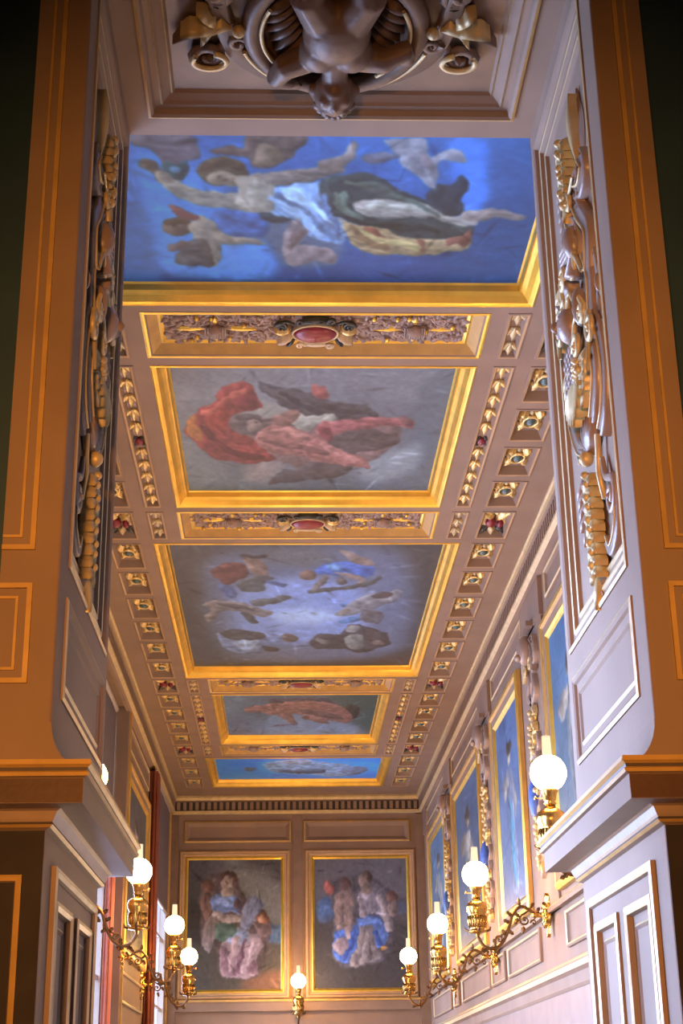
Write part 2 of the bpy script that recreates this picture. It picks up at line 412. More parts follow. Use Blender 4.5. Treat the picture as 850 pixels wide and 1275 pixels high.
        # narrow strips of husks
        for y0, y1 in BANDS + [PAINT[1][1:3], PAINT[3][1:3]]:
            w, l = SX1 - SX0, y1 - y0
            c = inst(coffer_mesh(w, l, 0.03, 0.012, back='mauve'), 'coffer', ce, (s * (SX0 + SX1) / 2, (y0 + y1) / 2, ZC))
            m = MB(Tceil(0)); n = 3 if l < 1 else 11
            for k in range(n):
                yy = -l / 2 + (k + 0.5) * l / n; 
                if l > 1 and k == n // 2:
                    m.ellipsoid((0, yy, 0.01), (0.03, 0.05, 0.02), 'crimson', 10, 6)
                    for q in range(4): m.leaf((0.02 * math.cos(PI / 4 + q * PI / 2), yy + 0.035 * math.sin(PI / 4 + q * PI / 2)), PI / 4 + q * PI / 2, 0.05, 0.05, 'black_green', 0.0, 0.02, 1, 0.01)
                    continue
                L = l / n * 0.9; mt = 'gilt_bright' if l > 1 else 'gilt_pale'
                for sg in (-1, 0, 1): m.leaf((0, yy - L * 0.45), PI / 2 + sg * 0.55, L * (0.95 if sg == 0 else 0.8), 0.04, mt, 0.008, 0.016, 1, 0.012)
                m.leaf((0.0, yy - L * 0.2), PI / 2 + 1.2, 0.05, 0.03, 'dark', 0.002, 0.01, 1, 0); m.leaf((0.0, yy - L * 0.2), PI / 2 - 1.2, 0.05, 0.03, 'dark', 0.002, 0.01, 1, 0)
                m.ellipsoid((0, yy - L * 0.42, 0.014), (0.014, 0.014, 0.014), mt, 7, 5)
            m.build('husk_chain', c, (0, 0, 0.03))
    # ornamental bands between the paintings
    for bi, (y0, y1) in enumerate(BANDS):
        yc = (y0 + y1) / 2; l = y1 - y0
        m = MB(Tceil(0))
        m.rectframe(-0.963, 0.963, -l / 2, l / 2, [(0, 0), (0, 0.003), (0.012, 0.006), (0.024, 0.003), (0.034, -0.004), (0.085, -0.05), (0.10, -0.045), (0.115, -0.055)], ['paint', 'gilt', 'gilt', 'paint', 'gold_ground', 'gilt', 'gilt'], 'mauve')
        bp = m.build('band_panel', ce, (0, yc, ZC))
        # dense scrolling foliage
        m = MB(Tceil(0)); rnd = random.Random(bi)
        hh = l / 2 - 0.125
        for sx in (-1, 1):
            for k in range(230):
                a = sx * rnd.uniform(0.14, 0.835); b = rnd.uniform(-hh, hh)
                m.leaf((a, b), rnd.uniform(0, 2 * PI), rnd.uniform(0.035, 0.06), 0.03, 'mauve' if rnd.random() < 0.6 else 'carving', 0.002, 0.014, 2, 0.010, rnd.uniform(-1.5, 1.5), 6)
            for q in range(3):
                cx = sx * (0.34 + 0.18 * q)
                for sy in (-1, 1): m.scroll((cx, sy * hh * 0.5), 0.05, rnd.uniform(0, 6), 1.3, 'mauve', 0.007, 0.010, sx * sy)
        f = m.build('foliage', bp, (0, 0, 0.055)); f['kind'] = 'stuff'
        m = MB(Tceil(0))
        for sx in (-1, 1):
            c = sx * 0.56
            m.ellipsoid((c, 0, 0.03), (0.06, 0.055, 0.04), 'mauve', 12, 7)
            for k in range(9): m.tube([(c - 0.055 + 0.11 * k / 8, -0.05, 0.03), (c - 0.055 + 0.11 * k / 8, 0, 0.072 - 0.5 * abs(k / 8 - 0.5) ** 2 * 0.12), (c - 0.055 + 0.11 * k / 8, 0.05, 0.03)], 0.006, 'carving', 4)
            for a, L in ((0, 0.17), (PI, 0.17), (PI / 2, 0.09), (-PI / 2, 0.09)): m.leaf((c + 0.06 * math.cos(a), 0.05 * math.sin(a)), a, L, 0.05, 'gilt', 0.006, 0.014, 3, 0.012)
            for k in range(6): m.ellipsoid((c + rnd.uniform(-0.25, 0.25), rnd.uniform(-hh, hh), 0.022), (0.014, 0.02, 0.012), 'gilt', 7, 5)
        m.build('gilt_flower', bp, (0, 0, 0.055))
    return ce
CEIL = ceiling()

def cartouches():
    """red oval medallion in a scrolled shield, on each ornamental band"""
    labs = ['large red oval cartouche with scrolled border, on the ornamental band nearest the opening',
            'red oval cartouche between the red cloaked figure and the cloudy sky painting',
            'small red oval cartouche beyond the big cloudy sky painting',
            'farthest and smallest red cartouche, just before the last blue ceiling painting']
    for (y0, y1), lab in zip(BANDS, labs):
        t = empty('cartouche', (0.0, (y0 + y1) / 2, ZC + 0.055)); tag(t, lab, 'cartouche', 'red cartouches on the ceiling bands')
        m = MB(lambda a, b, h: (a * 0.70, b * 0.92, -h)); m.ellipsoid((0, 0, 0.04), (0.175, 0.10, 0.035), 'crimson', 24, 9); m.build('medallion', t)
        m = MB(lambda a, b, h: (a * 0.70, b * 0.92, -h)); q = np.linspace(0, 2 * PI, 33)
        m.tube([(0.182 * math.cos(a), 0.108 * math.sin(a), 0.040) for a in q], 0.010, 'gilt_pale', 6, caps=False); m.build('rim', t)
        m = MB(lambda a, b, h: (a * 0.70, b * 0.92, -h))
        for sx in (-1, 1):
            m.scroll((sx * 0.27, -0.07), 0.052, 0 if sx > 0 else PI, 1.6, 'black_green', 0.015, 0.03, -sx, [(sx * 0.17, -0.10), (sx * 0.24, -0.13)])
            m.scroll((sx * 0.12, 0.15), 0.035, 0, 1.3, 'cream', 0.014, 0.04, sx, [(sx * 0.02, 0.13)])
            m.scroll((sx * 0.12, -0.15), 0.035, 0, 1.3, 'black_green', 0.014, 0.04, -sx, [(sx * 0.02, -0.14)])
            m.leaf((sx * 0.18, 0.06), 0.5 if sx > 0 else PI - 0.5, 0.15, 0.09, 'cream', 0.03, 0.03, 3, 0.02)
            m.leaf((sx * 0.17, 0.1), 1.0 if sx > 0 else PI - 1.0, 0.12, 0.06, 'black_green', 0.015, 0.03, 2, 0.01)
            m.leaf((sx * 0.2, -0.02), 0 if sx > 0 else PI, 0.13, 0.07, 'gilt_bright', 0.03, 0.03, 3, 0.02)
        m.strap([(-0.10, -0.135), (0, -0.155), (0.10, -0.135)], 0.05, 0.02, 'black_green', 0.03); m.strap([(-0.09, 0.13), (0, 0.145), (0.09, 0.13)], 0.04, 0.02, 'cream', 0.03)
        m.build('scrollwork', t)
cartouches()

# ------------------------------------------------------------------ paintings
PICS = json.loads(r'''{"p1":[[[22,98,180],[48,651,115,684,114,1021,13,1022],3],[[22,138,245],[101,437,230,487,371,788,393,965,143,967,114,766],4],[[24,66,112],[817,734,1006,674,1059,1039,834,1041],3],[[24,118,222],[770,368,851,367,878,641,833,664],3],[[92,96,120],[255,683,395,681,551,786,543,911,419,912,371,788,285,825],3],[[115,95,110],[93,344,110,387,140,411,152,449,158,533,192,539,210,487,198,454,228,444,237,394,216,342],1],[[110,80,76],[255,415,289,390,331,399,344,340,473,338,448,406,420,437,381,474,346,461,336,429,287,427],1],[[135,105,92],[364,389,409,398,421,431,381,464,353,446],1],[[40,78,90],[162,447,184,461,209,446,211,493,195,534,164,534,156,489],1],[[90,140,195],[195,492,193,501,189,508,184,512,179,512,175,508,172,501,171,493,173,484,177,477,182,473,187,473,191,477,194,483],1],[[34,88,165],[261,654,373,665,373,774,292,782,262,738],2],[[118,92,84],[104,478,120,499,135,534,148,535,154,511,142,456,114,446,103,457],1],[[168,146,142],[132,529,161,580,202,617,277,642,358,670,378,635,365,592,285,576,213,559,178,532,145,497,133,505],1],[[140,112,106],[342,575,399,548,455,535,507,519,547,481,550,454,536,442,499,468,451,478,394,483,336,502,324,544],1],[[138,108,102],[504,496,538,477,568,447,581,411,575,375,565,364,558,378,558,400,553,414,529,436,497,450,490,477],1],[[172,150,144],[321,540,363,513,402,551,395,661,360,666,318,623],1],[[104,82,66],[337,505,329,530,312,546,289,550,266,544,246,528,234,504,232,477,240,453,257,438,279,433,302,439,321,455,334,478],1],[[162,134,122],[324,533,317,547,305,554,290,554,275,548,261,537,253,523,251,506,257,492,269,485,284,485,299,491,312,501,321,516],1],[[142,116,106],[345,532,343,547,338,558,331,565,323,565,316,559,311,547,310,533,312,518,317,507,325,501,332,500,339,507,344,518],1],[[48,56,66],[366,663,419,686,433,708,395,718,370,702],1],[[136,160,208],[386,565,447,534,511,545,550,643,561,814,501,773,441,703,394,677,380,620],1],[[128,150,200],[503,530,529,587,550,701,564,802,506,792,468,740,466,556],1],[[182,196,226],[416,567,455,559,480,668,466,709,434,672],2],[[108,120,160],[485,576,532,642,540,741,505,706],2],[[54,58,60],[494,539,545,496,591,485,632,516,675,555,736,609,787,657,860,720,863,764,797,774,738,799,698,768,625,733,564,710,525,651],1],[[104,112,104],[538,587,561,569,570,643,587,681,567,684,543,636],1],[[78,82,84],[584,533,633,539,678,589,629,599],2],[[168,143,138],[596,682,652,686,710,688,775,690,855,716,863,702,855,682,775,640,708,617,648,602,592,612,580,647],1],[[190,168,160],[609,651,679,654,750,665,756,653,750,638,678,614,608,620,602,635],2],[[46,52,62],[734,579,761,527,790,534,810,489,831,548,816,597,836,659,785,661,742,622],1],[[150,118,112],[842,693,884,688,911,681,969,695,975,682,968,665,907,637,878,651,837,647,830,670],1],[[172,130,96],[535,703,583,722,655,728,737,790,851,758,861,824,803,844,755,866,631,855,585,817],1],[[122,62,50],[601,733,639,739,676,810,644,802],1],[[128,72,60],[732,795,748,793,761,845,747,845],1],[[120,66,58],[801,771,842,755,855,728,865,766,853,819,829,801,805,813],1],[[155,134,142],[626,356,721,354,742,418,782,378,819,443,761,437,763,491,755,550,726,518,688,475,673,424],1],[[128,104,112],[717,404,744,425,754,484,725,452],1],[[104,94,108],[592,429,630,400,678,418,639,449,605,453],1],[[112,84,76],[203,724,198,746,187,762,172,771,157,771,144,762,135,746,133,725,138,704,149,688,163,679,178,679,191,687,200,703],1],[[150,128,124],[188,723,226,675,256,707,276,765,374,797,274,821,275,877,251,919,228,830,207,775],1],[[128,66,64],[156,627,194,647,229,679,208,698,167,668],1],[[82,72,78],[158,863,214,783,245,822,254,909,170,916],1],[[112,86,92],[144,824,178,795,210,812,151,846],1],[[143,118,126],[440,698,477,749,459,808,498,817,549,857,549,904,499,882,443,918,416,863,422,776],1],[[112,86,92],[446,759,473,756,451,815,434,848],1],[[158,134,126],[313,518,341,506,376,529,363,596,332,603,314,557],1],[[172,150,144],[351,522,399,550,395,650,353,658,336,592],1],[[84,64,56],[248,481,286,464,322,489,331,480,328,461,288,430,246,451,240,469],1],[[96,70,62],[286,509,285,512,283,514,281,515,279,515,277,514,275,512,275,509,275,506,277,504,279,503,282,503,284,504,285,506],1],[[96,70,62],[300,530,299,533,297,535,295,536,293,536,290,535,289,533,288,530,289,527,291,525,293,524,295,524,298,525,299,527],1],[[130,80,74],[311,527,311,530,309,532,307,532,305,532,303,532,302,530,301,528,302,525,304,523,306,523,308,523,310,523,311,525],1],[[150,172,214],[393,600,438,657,498,772,507,770,507,753,446,636,399,582,392,586],1],[[98,116,164],[405,588,462,655,529,794,537,794,537,778,469,637,410,571,403,575],1],[[182,198,228],[427,572,484,645,539,736,548,734,548,716,492,624,433,554,426,558],1],[[96,112,160],[504,582,523,671,537,777,545,784,549,771,534,665,513,575,507,570],1],[[84,90,86],[552,544,615,562,686,611,768,680,774,675,771,662,689,590,617,539,553,525,548,534],1],[[38,42,46],[539,690,594,722,684,735,776,756,781,746,775,733,684,709,595,696,541,668,535,676],1],[[94,98,92],[532,581,546,653,591,706,599,702,597,686,555,637,542,574,535,569],1],[[196,160,112],[595,774,664,811,740,840,746,829,740,813,666,782,598,748,591,758],1],[[140,96,70],[569,747,620,809,665,845,672,838,669,822,625,785,574,727,567,732],1],[[60,42,40],[163,721,162,724,161,725,160,726,158,726,156,726,155,724,155,721,156,718,157,717,159,716,160,716,162,717,163,718],1],[[98,72,62],[143,719,169,710,190,716,199,704,196,686,171,669,142,684,135,705],1]],"p2":[[[122,118,126],[486,33,1046,30,977,287,694,221],5],[[92,98,108],[894,156,1046,30,1027,1068,891,892],5],[[140,144,152],[685,696,853,633,936,572,931,825,737,926],5],[[152,142,134],[235,357,307,262,403,302,432,370,347,427,248,399],3],[[150,132,132],[236,792,313,728,404,760,341,892,247,926],4],[[120,92,92],[203,365,347,417,445,361,563,380,576,833,372,738,235,704],2],[[118,88,90],[473,366,578,403,749,416,843,464,820,641,698,770,480,800],2],[[140,54,52],[17,493,46,408,95,309,152,272,170,190,242,141,291,190,318,310,238,354,216,424,275,566,349,688,345,738,283,759,206,754,131,725,74,645,43,562],1],[[165,62,52],[106,339,169,294,197,371,161,507,113,476],2],[[112,44,48],[222,243,289,228,295,309,234,331],2],[[170,102,54],[27,443,67,376,72,463,102,453,78,582,37,538],1],[[118,48,52],[85,548,153,639,256,670,253,738,147,706,90,626],2],[[158,150,140],[417,427,461,365,553,389,555,435,506,452,484,505,444,481],1],[[72,66,74],[304,152,377,172,487,224,559,269,561,396,459,368,401,313,346,245],1],[[72,66,72],[479,223,532,259,594,283,700,292,757,383,729,424,599,430,562,382,481,384],1],[[160,152,142],[490,381,562,375,595,367,594,418,536,433,491,447],1],[[146,76,76],[494,163,533,177,557,192,554,258,511,249],1],[[146,76,76],[492,166,519,190,548,169,556,240,515,258],1],[[154,98,94],[281,573,315,478,404,448,493,536,569,584,573,737,478,707,373,675,312,643],1],[[154,98,94],[477,550,541,578,611,670,728,750,729,803,612,770,479,704],1],[[128,88,82],[344,405,431,338,466,377,413,453,374,453],1],[[106,92,94],[316,457,307,490,287,513,261,521,234,516,210,497,195,468,191,432,201,399,221,377,246,369,273,374,296,392,312,421],1],[[136,110,104],[312,441,308,463,300,479,288,488,275,488,263,479,255,463,253,441,256,420,265,404,277,395,290,395,301,404,309,420],1],[[78,66,70],[572,522,673,481,754,481,844,554,817,631,685,662,680,725,608,693,565,607],1],[[154,84,86],[544,562,642,505,754,470,838,456,885,460,893,439,883,415,833,396,747,399,632,411,529,422,508,501],1],[[128,58,66],[517,466,569,476,588,576,550,565],1],[[112,72,74],[886,434,881,445,871,449,860,445,847,435,837,422,830,406,829,389,834,378,843,375,855,378,867,388,877,401,884,417],1],[[156,96,94],[487,718,606,761,726,799,742,771,730,728,615,648,504,566,466,625],1],[[74,66,72],[328,939,402,815,479,781,573,753,577,889,451,914],1],[[74,66,72],[481,766,590,757,682,799,603,886,484,908],1],[[120,78,76],[299,577,401,627,491,670,560,700,569,684,563,661,495,628,406,580,303,539,293,554],1],[[178,120,112],[317,532,402,513,474,568,484,556,480,533,405,470,316,495,309,516],1],[[172,112,108],[535,624,613,703,709,771,720,758,714,733,621,658,544,581,530,593],1],[[88,76,78],[233,422,274,415,299,445,311,436,310,410,279,369,233,376,224,400],1],[[150,124,118],[304,455,302,471,296,483,289,489,281,489,273,483,268,471,267,456,269,440,275,429,282,422,290,422,297,429,302,440],1],[[70,52,54],[295,434,294,437,293,439,291,441,288,441,286,439,285,437,284,434,285,431,286,429,288,427,291,427,293,429,294,431],1],[[98,90,96],[332,203,406,280,513,355,524,342,519,317,414,244,339,176,329,184],1],[[50,46,54],[372,236,441,306,541,374,552,362,547,338,449,271,380,208,370,216],1],[[56,50,56],[517,318,616,355,717,390,726,375,718,356,618,316,519,285,510,299],1],[[178,84,74],[97,377,143,349,194,280,257,226,262,203,251,193,186,245,134,311,92,339,86,363],1],[[92,34,40],[81,483,132,607,220,701,312,732,322,715,316,692,228,660,147,570,95,457,83,458],1]],"p3":[[[112,122,160],[130,158,355,72,858,95,950,826,573,953,183,916,95,568],10],[[140,160,225],[228,346,482,251,757,374,749,702,491,791,215,727],8],[[190,204,240],[346,528,521,489,665,544,561,613,416,612],6],[[104,102,108],[260,93,542,73,610,171,417,193,328,137],6],[[112,60,58],[145,226,179,162,258,162,284,229,234,283,197,308,169,282],1],[[150,116,108],[275,119,331,139,357,243,310,248,278,187],1],[[56,52,58],[258,102,342,107,342,128,265,123],1],[[88,88,92],[235,282,312,242,388,256,348,306,337,357,258,357],1],[[76,98,152],[159,303,219,317,223,405,175,393],1],[[68,88,136],[351,275,419,318,409,337,362,310],1],[[92,88,90],[282,430,361,402,427,381,447,411,348,458,298,471],1],[[78,80,84],[229,523,277,518,314,607,263,598],1],[[134,118,120],[84,460,141,425,224,438,306,478,372,521,338,561,274,537,219,510,158,511,101,594,78,549,124,500],1],[[86,78,82],[137,453,222,459,292,494,220,494],1],[[124,136,184],[131,694,183,657,313,688,403,696,467,721,449,789,378,773,314,755,312,864,246,876,177,849,132,782],1],[[160,172,210],[189,766,297,751,296,835,232,843],2],[[80,76,82],[141,676,219,657,330,706,311,754,177,738],1],[[114,96,92],[470,737,466,756,457,769,444,776,430,776,417,769,407,755,404,736,408,718,417,705,430,698,444,698,456,705,466,718],1],[[64,60,66],[316,800,386,821,392,858,331,844],1],[[54,100,184],[520,233,582,172,679,150,765,188,753,251,686,257,600,245],1],[[128,172,226],[642,194,639,203,630,209,618,213,605,213,592,209,583,203,579,194,582,184,591,178,603,175,616,175,628,178,638,184],2],[[148,120,116],[619,75,682,101,736,129,770,179,725,177,657,142],1],[[154,124,116],[608,228,685,230,738,270,739,328,694,325,712,281,680,272],1],[[134,98,88],[539,248,536,265,528,277,516,284,502,283,490,277,481,264,477,247,480,231,489,219,501,212,514,212,526,219,535,231],1],[[84,80,80],[518,374,640,359,740,325,798,286,800,270,790,261,734,299,637,332,517,346,511,361],1],[[122,106,104],[564,251,528,334,531,361,546,363,586,286,582,253],1],[[90,78,78],[659,290,658,303,654,313,646,318,638,318,631,313,625,302,622,290,623,277,628,267,635,262,643,262,651,267,657,277],1],[[72,104,154],[645,460,742,444,755,490,682,490],1],[[66,108,158],[636,604,714,550,756,576,691,614],1],[[134,124,130],[729,404,775,365,837,372,876,351,898,381,849,449,790,502,749,516,708,543,626,542,652,495],1],[[76,62,68],[768,402,808,354,858,387,816,421],1],[[108,98,104],[752,495,830,525,818,628,742,582],1],[[150,128,122],[686,517,684,526,678,533,669,536,659,536,650,532,643,526,640,517,642,507,648,501,657,498,666,498,676,501,682,507],1],[[72,64,70],[529,773,562,709,666,706,689,631,729,630,863,693,890,789,830,839,747,871,690,838,574,829],1],[[134,128,130],[772,775,770,805,759,827,742,839,723,838,704,826,690,804,683,774,686,745,698,723,714,712,733,712,751,724,765,745],1],[[148,136,138],[741,665,739,680,732,690,721,696,708,696,697,690,688,680,683,665,686,650,693,640,704,634,716,634,728,640,737,650],1],[[126,118,118],[557,768,610,793,618,780,612,760,560,735,552,748],1],[[128,104,102],[863,779,861,791,855,800,846,804,835,804,825,799,817,791,813,778,815,766,821,758,830,753,840,753,850,758,858,766],1]],"p4":[[[74,88,88],[666,144,1044,151,1051,1013,900,803,759,368],5],[[128,146,180],[299,498,591,551,900,803,881,1010,293,970],5],[[86,72,88],[301,209,611,180,746,337,516,362,342,386],1],[[66,56,58],[898,472,896,542,883,598,861,628,835,628,810,596,791,540,782,470,785,401,798,348,819,320,844,320,868,349,888,403],1],[[160,104,98],[140,474,226,486,343,535,558,525,729,692,824,742,863,653,839,493,744,330,559,253,343,298,229,341,141,376,128,427],1],[[150,100,96],[331,516,410,648,447,768,473,761,476,676,436,525,353,387,326,424],1],[[150,100,96],[530,628,682,755,701,702,687,624,536,519,518,563],1],[[110,80,84],[468,431,678,488,806,628,681,618],1],[[112,100,128],[296,813,477,766,482,742,475,721,295,767,289,791],1]],"p5":[[[60,150,235],[304,292,936,321,984,827,326,794],5],[[140,146,172],[286,431,461,230,673,344,865,534,932,680,768,954,572,839,366,759],1],[[150,142,158],[582,345,572,395,546,423,509,437,467,435,430,418,404,388,393,337,404,287,430,260,467,246,508,248,545,265,571,295],1],[[84,90,112],[380,735,517,793,667,749,674,680,664,615,516,642,382,602,372,665],1],[[98,102,130],[172,700,234,659,244,580,234,511,173,533,162,621],1],[[112,112,140],[757,715,862,492,939,624,849,896],1]],"fl":[[[126,124,120],[391,1004,1001,810,1001,486,760,562],8],[[78,100,124],[821,481,1026,492,1026,351,840,358],2],[[84,76,68],[-23,298,1018,326,1018,-1,-14,9],5],[[132,86,62],[611,75,1035,155,1035,-1,612,3],4],[[58,52,50],[17,667,173,641,180,345,26,371],4],[[92,76,76],[149,819,373,898,523,869,612,693,838,590,875,388,789,117,560,79,364,109,308,316,152,368],2],[[122,92,84],[148,714,270,717,267,601,199,519,143,591],1],[[104,72,64],[275,790,270,769,253,751,228,742,200,742,174,752,157,770,150,791,156,813,172,830,197,840,226,839,251,829,269,812],1],[[140,124,122],[200,520,298,573,363,491,313,377,232,286,159,343],1],[[156,134,142],[424,457,557,475,665,425,772,422,802,336,739,239,758,114,560,83,378,105,356,244,391,380],1],[[140,158,192],[440,443,556,470,654,428,629,356,448,358],2],[[130,100,112],[376,336,500,224,535,95,388,122],1],[[126,94,106],[621,227,737,212,743,115,567,143],1],[[80,106,96],[320,495,489,512,534,436,388,370,302,388],1],[[110,136,192],[252,705,377,750,523,722,584,639,561,566,449,591,310,580,249,623],1],[[96,70,76],[517,706,585,639,553,559,503,638],1],[[82,56,54],[530,854,521,830,496,812,462,802,424,802,389,812,364,831,354,855,363,879,387,897,422,907,460,907,495,896,520,878],1],[[156,134,124],[484,814,479,789,464,768,440,756,412,756,388,769,373,789,367,815,372,840,387,860,410,872,438,872,462,860,478,839],1],[[172,156,156],[285,552,389,514,505,514,596,524,617,552,585,573,500,564,409,571,322,605,274,590],1],[[116,122,150],[582,603,686,722,817,648,669,456,582,484],1],[[124,78,56],[876,542,869,522,848,505,819,497,788,497,759,506,738,523,730,544,738,564,758,581,787,589,819,589,848,580,868,563],1],[[160,118,100],[823,537,820,523,810,512,795,506,778,506,763,513,752,524,749,537,752,551,762,562,777,568,794,568,810,561,820,550],1],[[118,96,96],[707,509,836,494,895,420,789,392],1],[[150,130,120],[389,781,469,780,488,716,382,716],1],[[130,152,204],[314,660,394,669,476,647,503,658,493,679,399,709,304,694,290,675],1],[[84,104,158],[295,603,396,607,533,589,550,599,539,613,399,634,292,628,280,614],1],[[178,150,158],[495,396,459,274,432,139,453,121,482,132,519,265,548,388,526,408],1],[[116,82,98],[587,370,550,248,520,126,538,110,564,120,599,241,628,363,611,379],1],[[176,152,160],[685,372,632,251,568,142,584,120,617,127,688,236,736,360,717,381],1],[[74,56,58],[425,824,424,822,421,819,417,818,413,818,409,820,406,822,405,824,406,827,408,829,412,830,417,830,421,829,424,827],1],[[168,150,142],[462,795,460,787,455,780,448,776,439,776,431,780,426,787,424,795,426,804,431,810,438,814,447,814,455,810,460,803],1]],"fr":[[[104,100,108],[30,997,1030,1003,1017,674,26,681],9],[[72,106,156],[30,672,201,688,221,524,68,512],2],[[74,86,112],[859,650,1017,674,1013,574,874,575],3],[[70,66,68],[-10,508,1010,499,988,-13,-16,-4],6],[[88,84,92],[139,809,357,850,519,887,645,834,872,703,862,425,782,225,379,153,216,221,204,555],2],[[138,116,112],[221,718,381,751,422,637,347,610,284,486,220,502],1],[[92,70,70],[407,794,400,774,383,759,358,750,330,751,305,759,288,775,282,795,289,814,306,830,332,839,360,838,384,829,401,814],1],[[146,82,76],[222,770,216,747,200,728,176,717,149,718,125,729,110,748,105,771,110,794,126,813,150,824,178,824,201,813,217,793],1],[[134,128,142],[464,727,566,776,700,744,802,588,831,436,772,421,725,544,629,566,501,571],1],[[88,72,70],[647,846,639,822,618,803,588,792,555,792,525,804,505,823,499,848,506,872,527,891,558,902,591,902,621,891,640,871],1],[[146,124,116],[566,828,561,808,549,791,530,781,508,782,489,792,477,808,474,829,478,849,491,866,510,876,532,876,551,865,562,848],1],[[160,150,158],[603,727,598,709,586,694,567,685,545,686,527,695,515,710,511,728,516,746,529,761,548,770,569,769,588,760,599,745],1],[[72,108,176],[445,519,596,550,762,506,777,373,670,308,601,421,483,458],1],[[130,120,122],[477,468,620,485,655,330,721,250,572,186,367,166,440,306],1],[[104,96,98],[532,381,597,380,592,207,510,208],1],[[62,104,186],[216,408,313,453,468,471,449,327,370,202,250,215,200,306],1],[[158,136,140],[366,322,358,295,334,273,301,260,263,261,230,274,207,296,200,324,208,351,232,374,266,386,303,386,336,373,359,350],1],[[150,128,124],[336,593,320,481,335,374,359,360,384,373,411,479,407,592,373,613],1],[[150,128,124],[279,442,369,472,376,502,337,513,254,474,249,451],1],[[108,78,72],[888,687,881,668,863,652,838,644,810,644,786,653,769,669,763,688,770,708,788,723,813,732,841,731,866,723,883,707],1],[[116,100,98],[894,606,889,579,874,558,851,544,825,545,803,558,790,580,786,607,792,633,806,655,829,669,856,668,878,655,891,633],1],[[168,120,70],[760,304,758,295,753,288,744,283,734,283,726,288,721,295,719,305,721,314,727,321,736,326,746,326,754,321,759,313],1],[[146,126,118],[509,807,592,807,608,736,508,736],1],[[158,146,148],[657,680,719,580,761,471,775,428,802,417,824,433,824,481,786,597,715,700,675,707],1],[[150,138,146],[463,675,475,598,496,546,533,534,558,556,546,608,527,683,491,697],1],[[96,132,200],[496,483,593,504,708,475,732,485,723,503,596,539,483,512,473,493],1],[[48,80,146],[622,420,671,358,690,323,715,316,731,332,716,374,665,438,633,442],1],[[150,140,142],[549,444,524,324,458,203,473,181,507,189,585,313,602,440,578,458],1],[[44,78,150],[396,435,358,326,289,230,302,209,333,214,408,313,444,427,425,445],1]]}''')
def closed_spline(P, n=3):
    a, c, d = np.roll(P, 1, 0), np.roll(P, -1, 0), np.roll(P, -2, 0); out = []
    for k in range(n):
        t = k / n
        out.append(0.5 * (2 * P + 0.8 * (c - a) * t + (1.6 * a - 4.4 * P + 3.6 * c - 0.8 * d) * t * t + (-0.8 * a + 2.4 * P - 2.4 * c + 0.8 * d) * t ** 3))
    return np.stack(out, 1).reshape(-1, 2)
def blur(m, r):
    if r < 1: return m
    for ax in (0, 1):
        c = np.cumsum(np.pad(m, [(r + 1, r) if k == ax else (0, 0) for k in (0, 1)], mode='edge'), axis=ax)
        m = (np.take(c, range(2 * r + 1, c.shape[ax]), ax) - np.take(c, range(0, c.shape[ax] - 2 * r - 1), ax)) / (2 * r + 1)
    return m
def value_noise(h, w, n):
    g = RNG.random((n + 2, n + 2)); y = np.linspace(0, n, h); x = np.linspace(0, n, w)
    yi, xi = np.minimum(y.astype(int), n), np.minimum(x.astype(int), n); fy, fx = (y - yi)[:, None], (x - xi)[None]
    fy = fy * fy * (3 - 2 * fy); fx = fx * fx * (3 - 2 * fx)
    a = g[yi][:, xi]; b = g[yi][:, xi + 1]; c = g[yi + 1][:, xi]; d = g[yi + 1][:, xi + 1]
    return (a * (1 - fx) + b * fx) * (1 - fy) + (c * (1 - fx) + d * fx) * fy
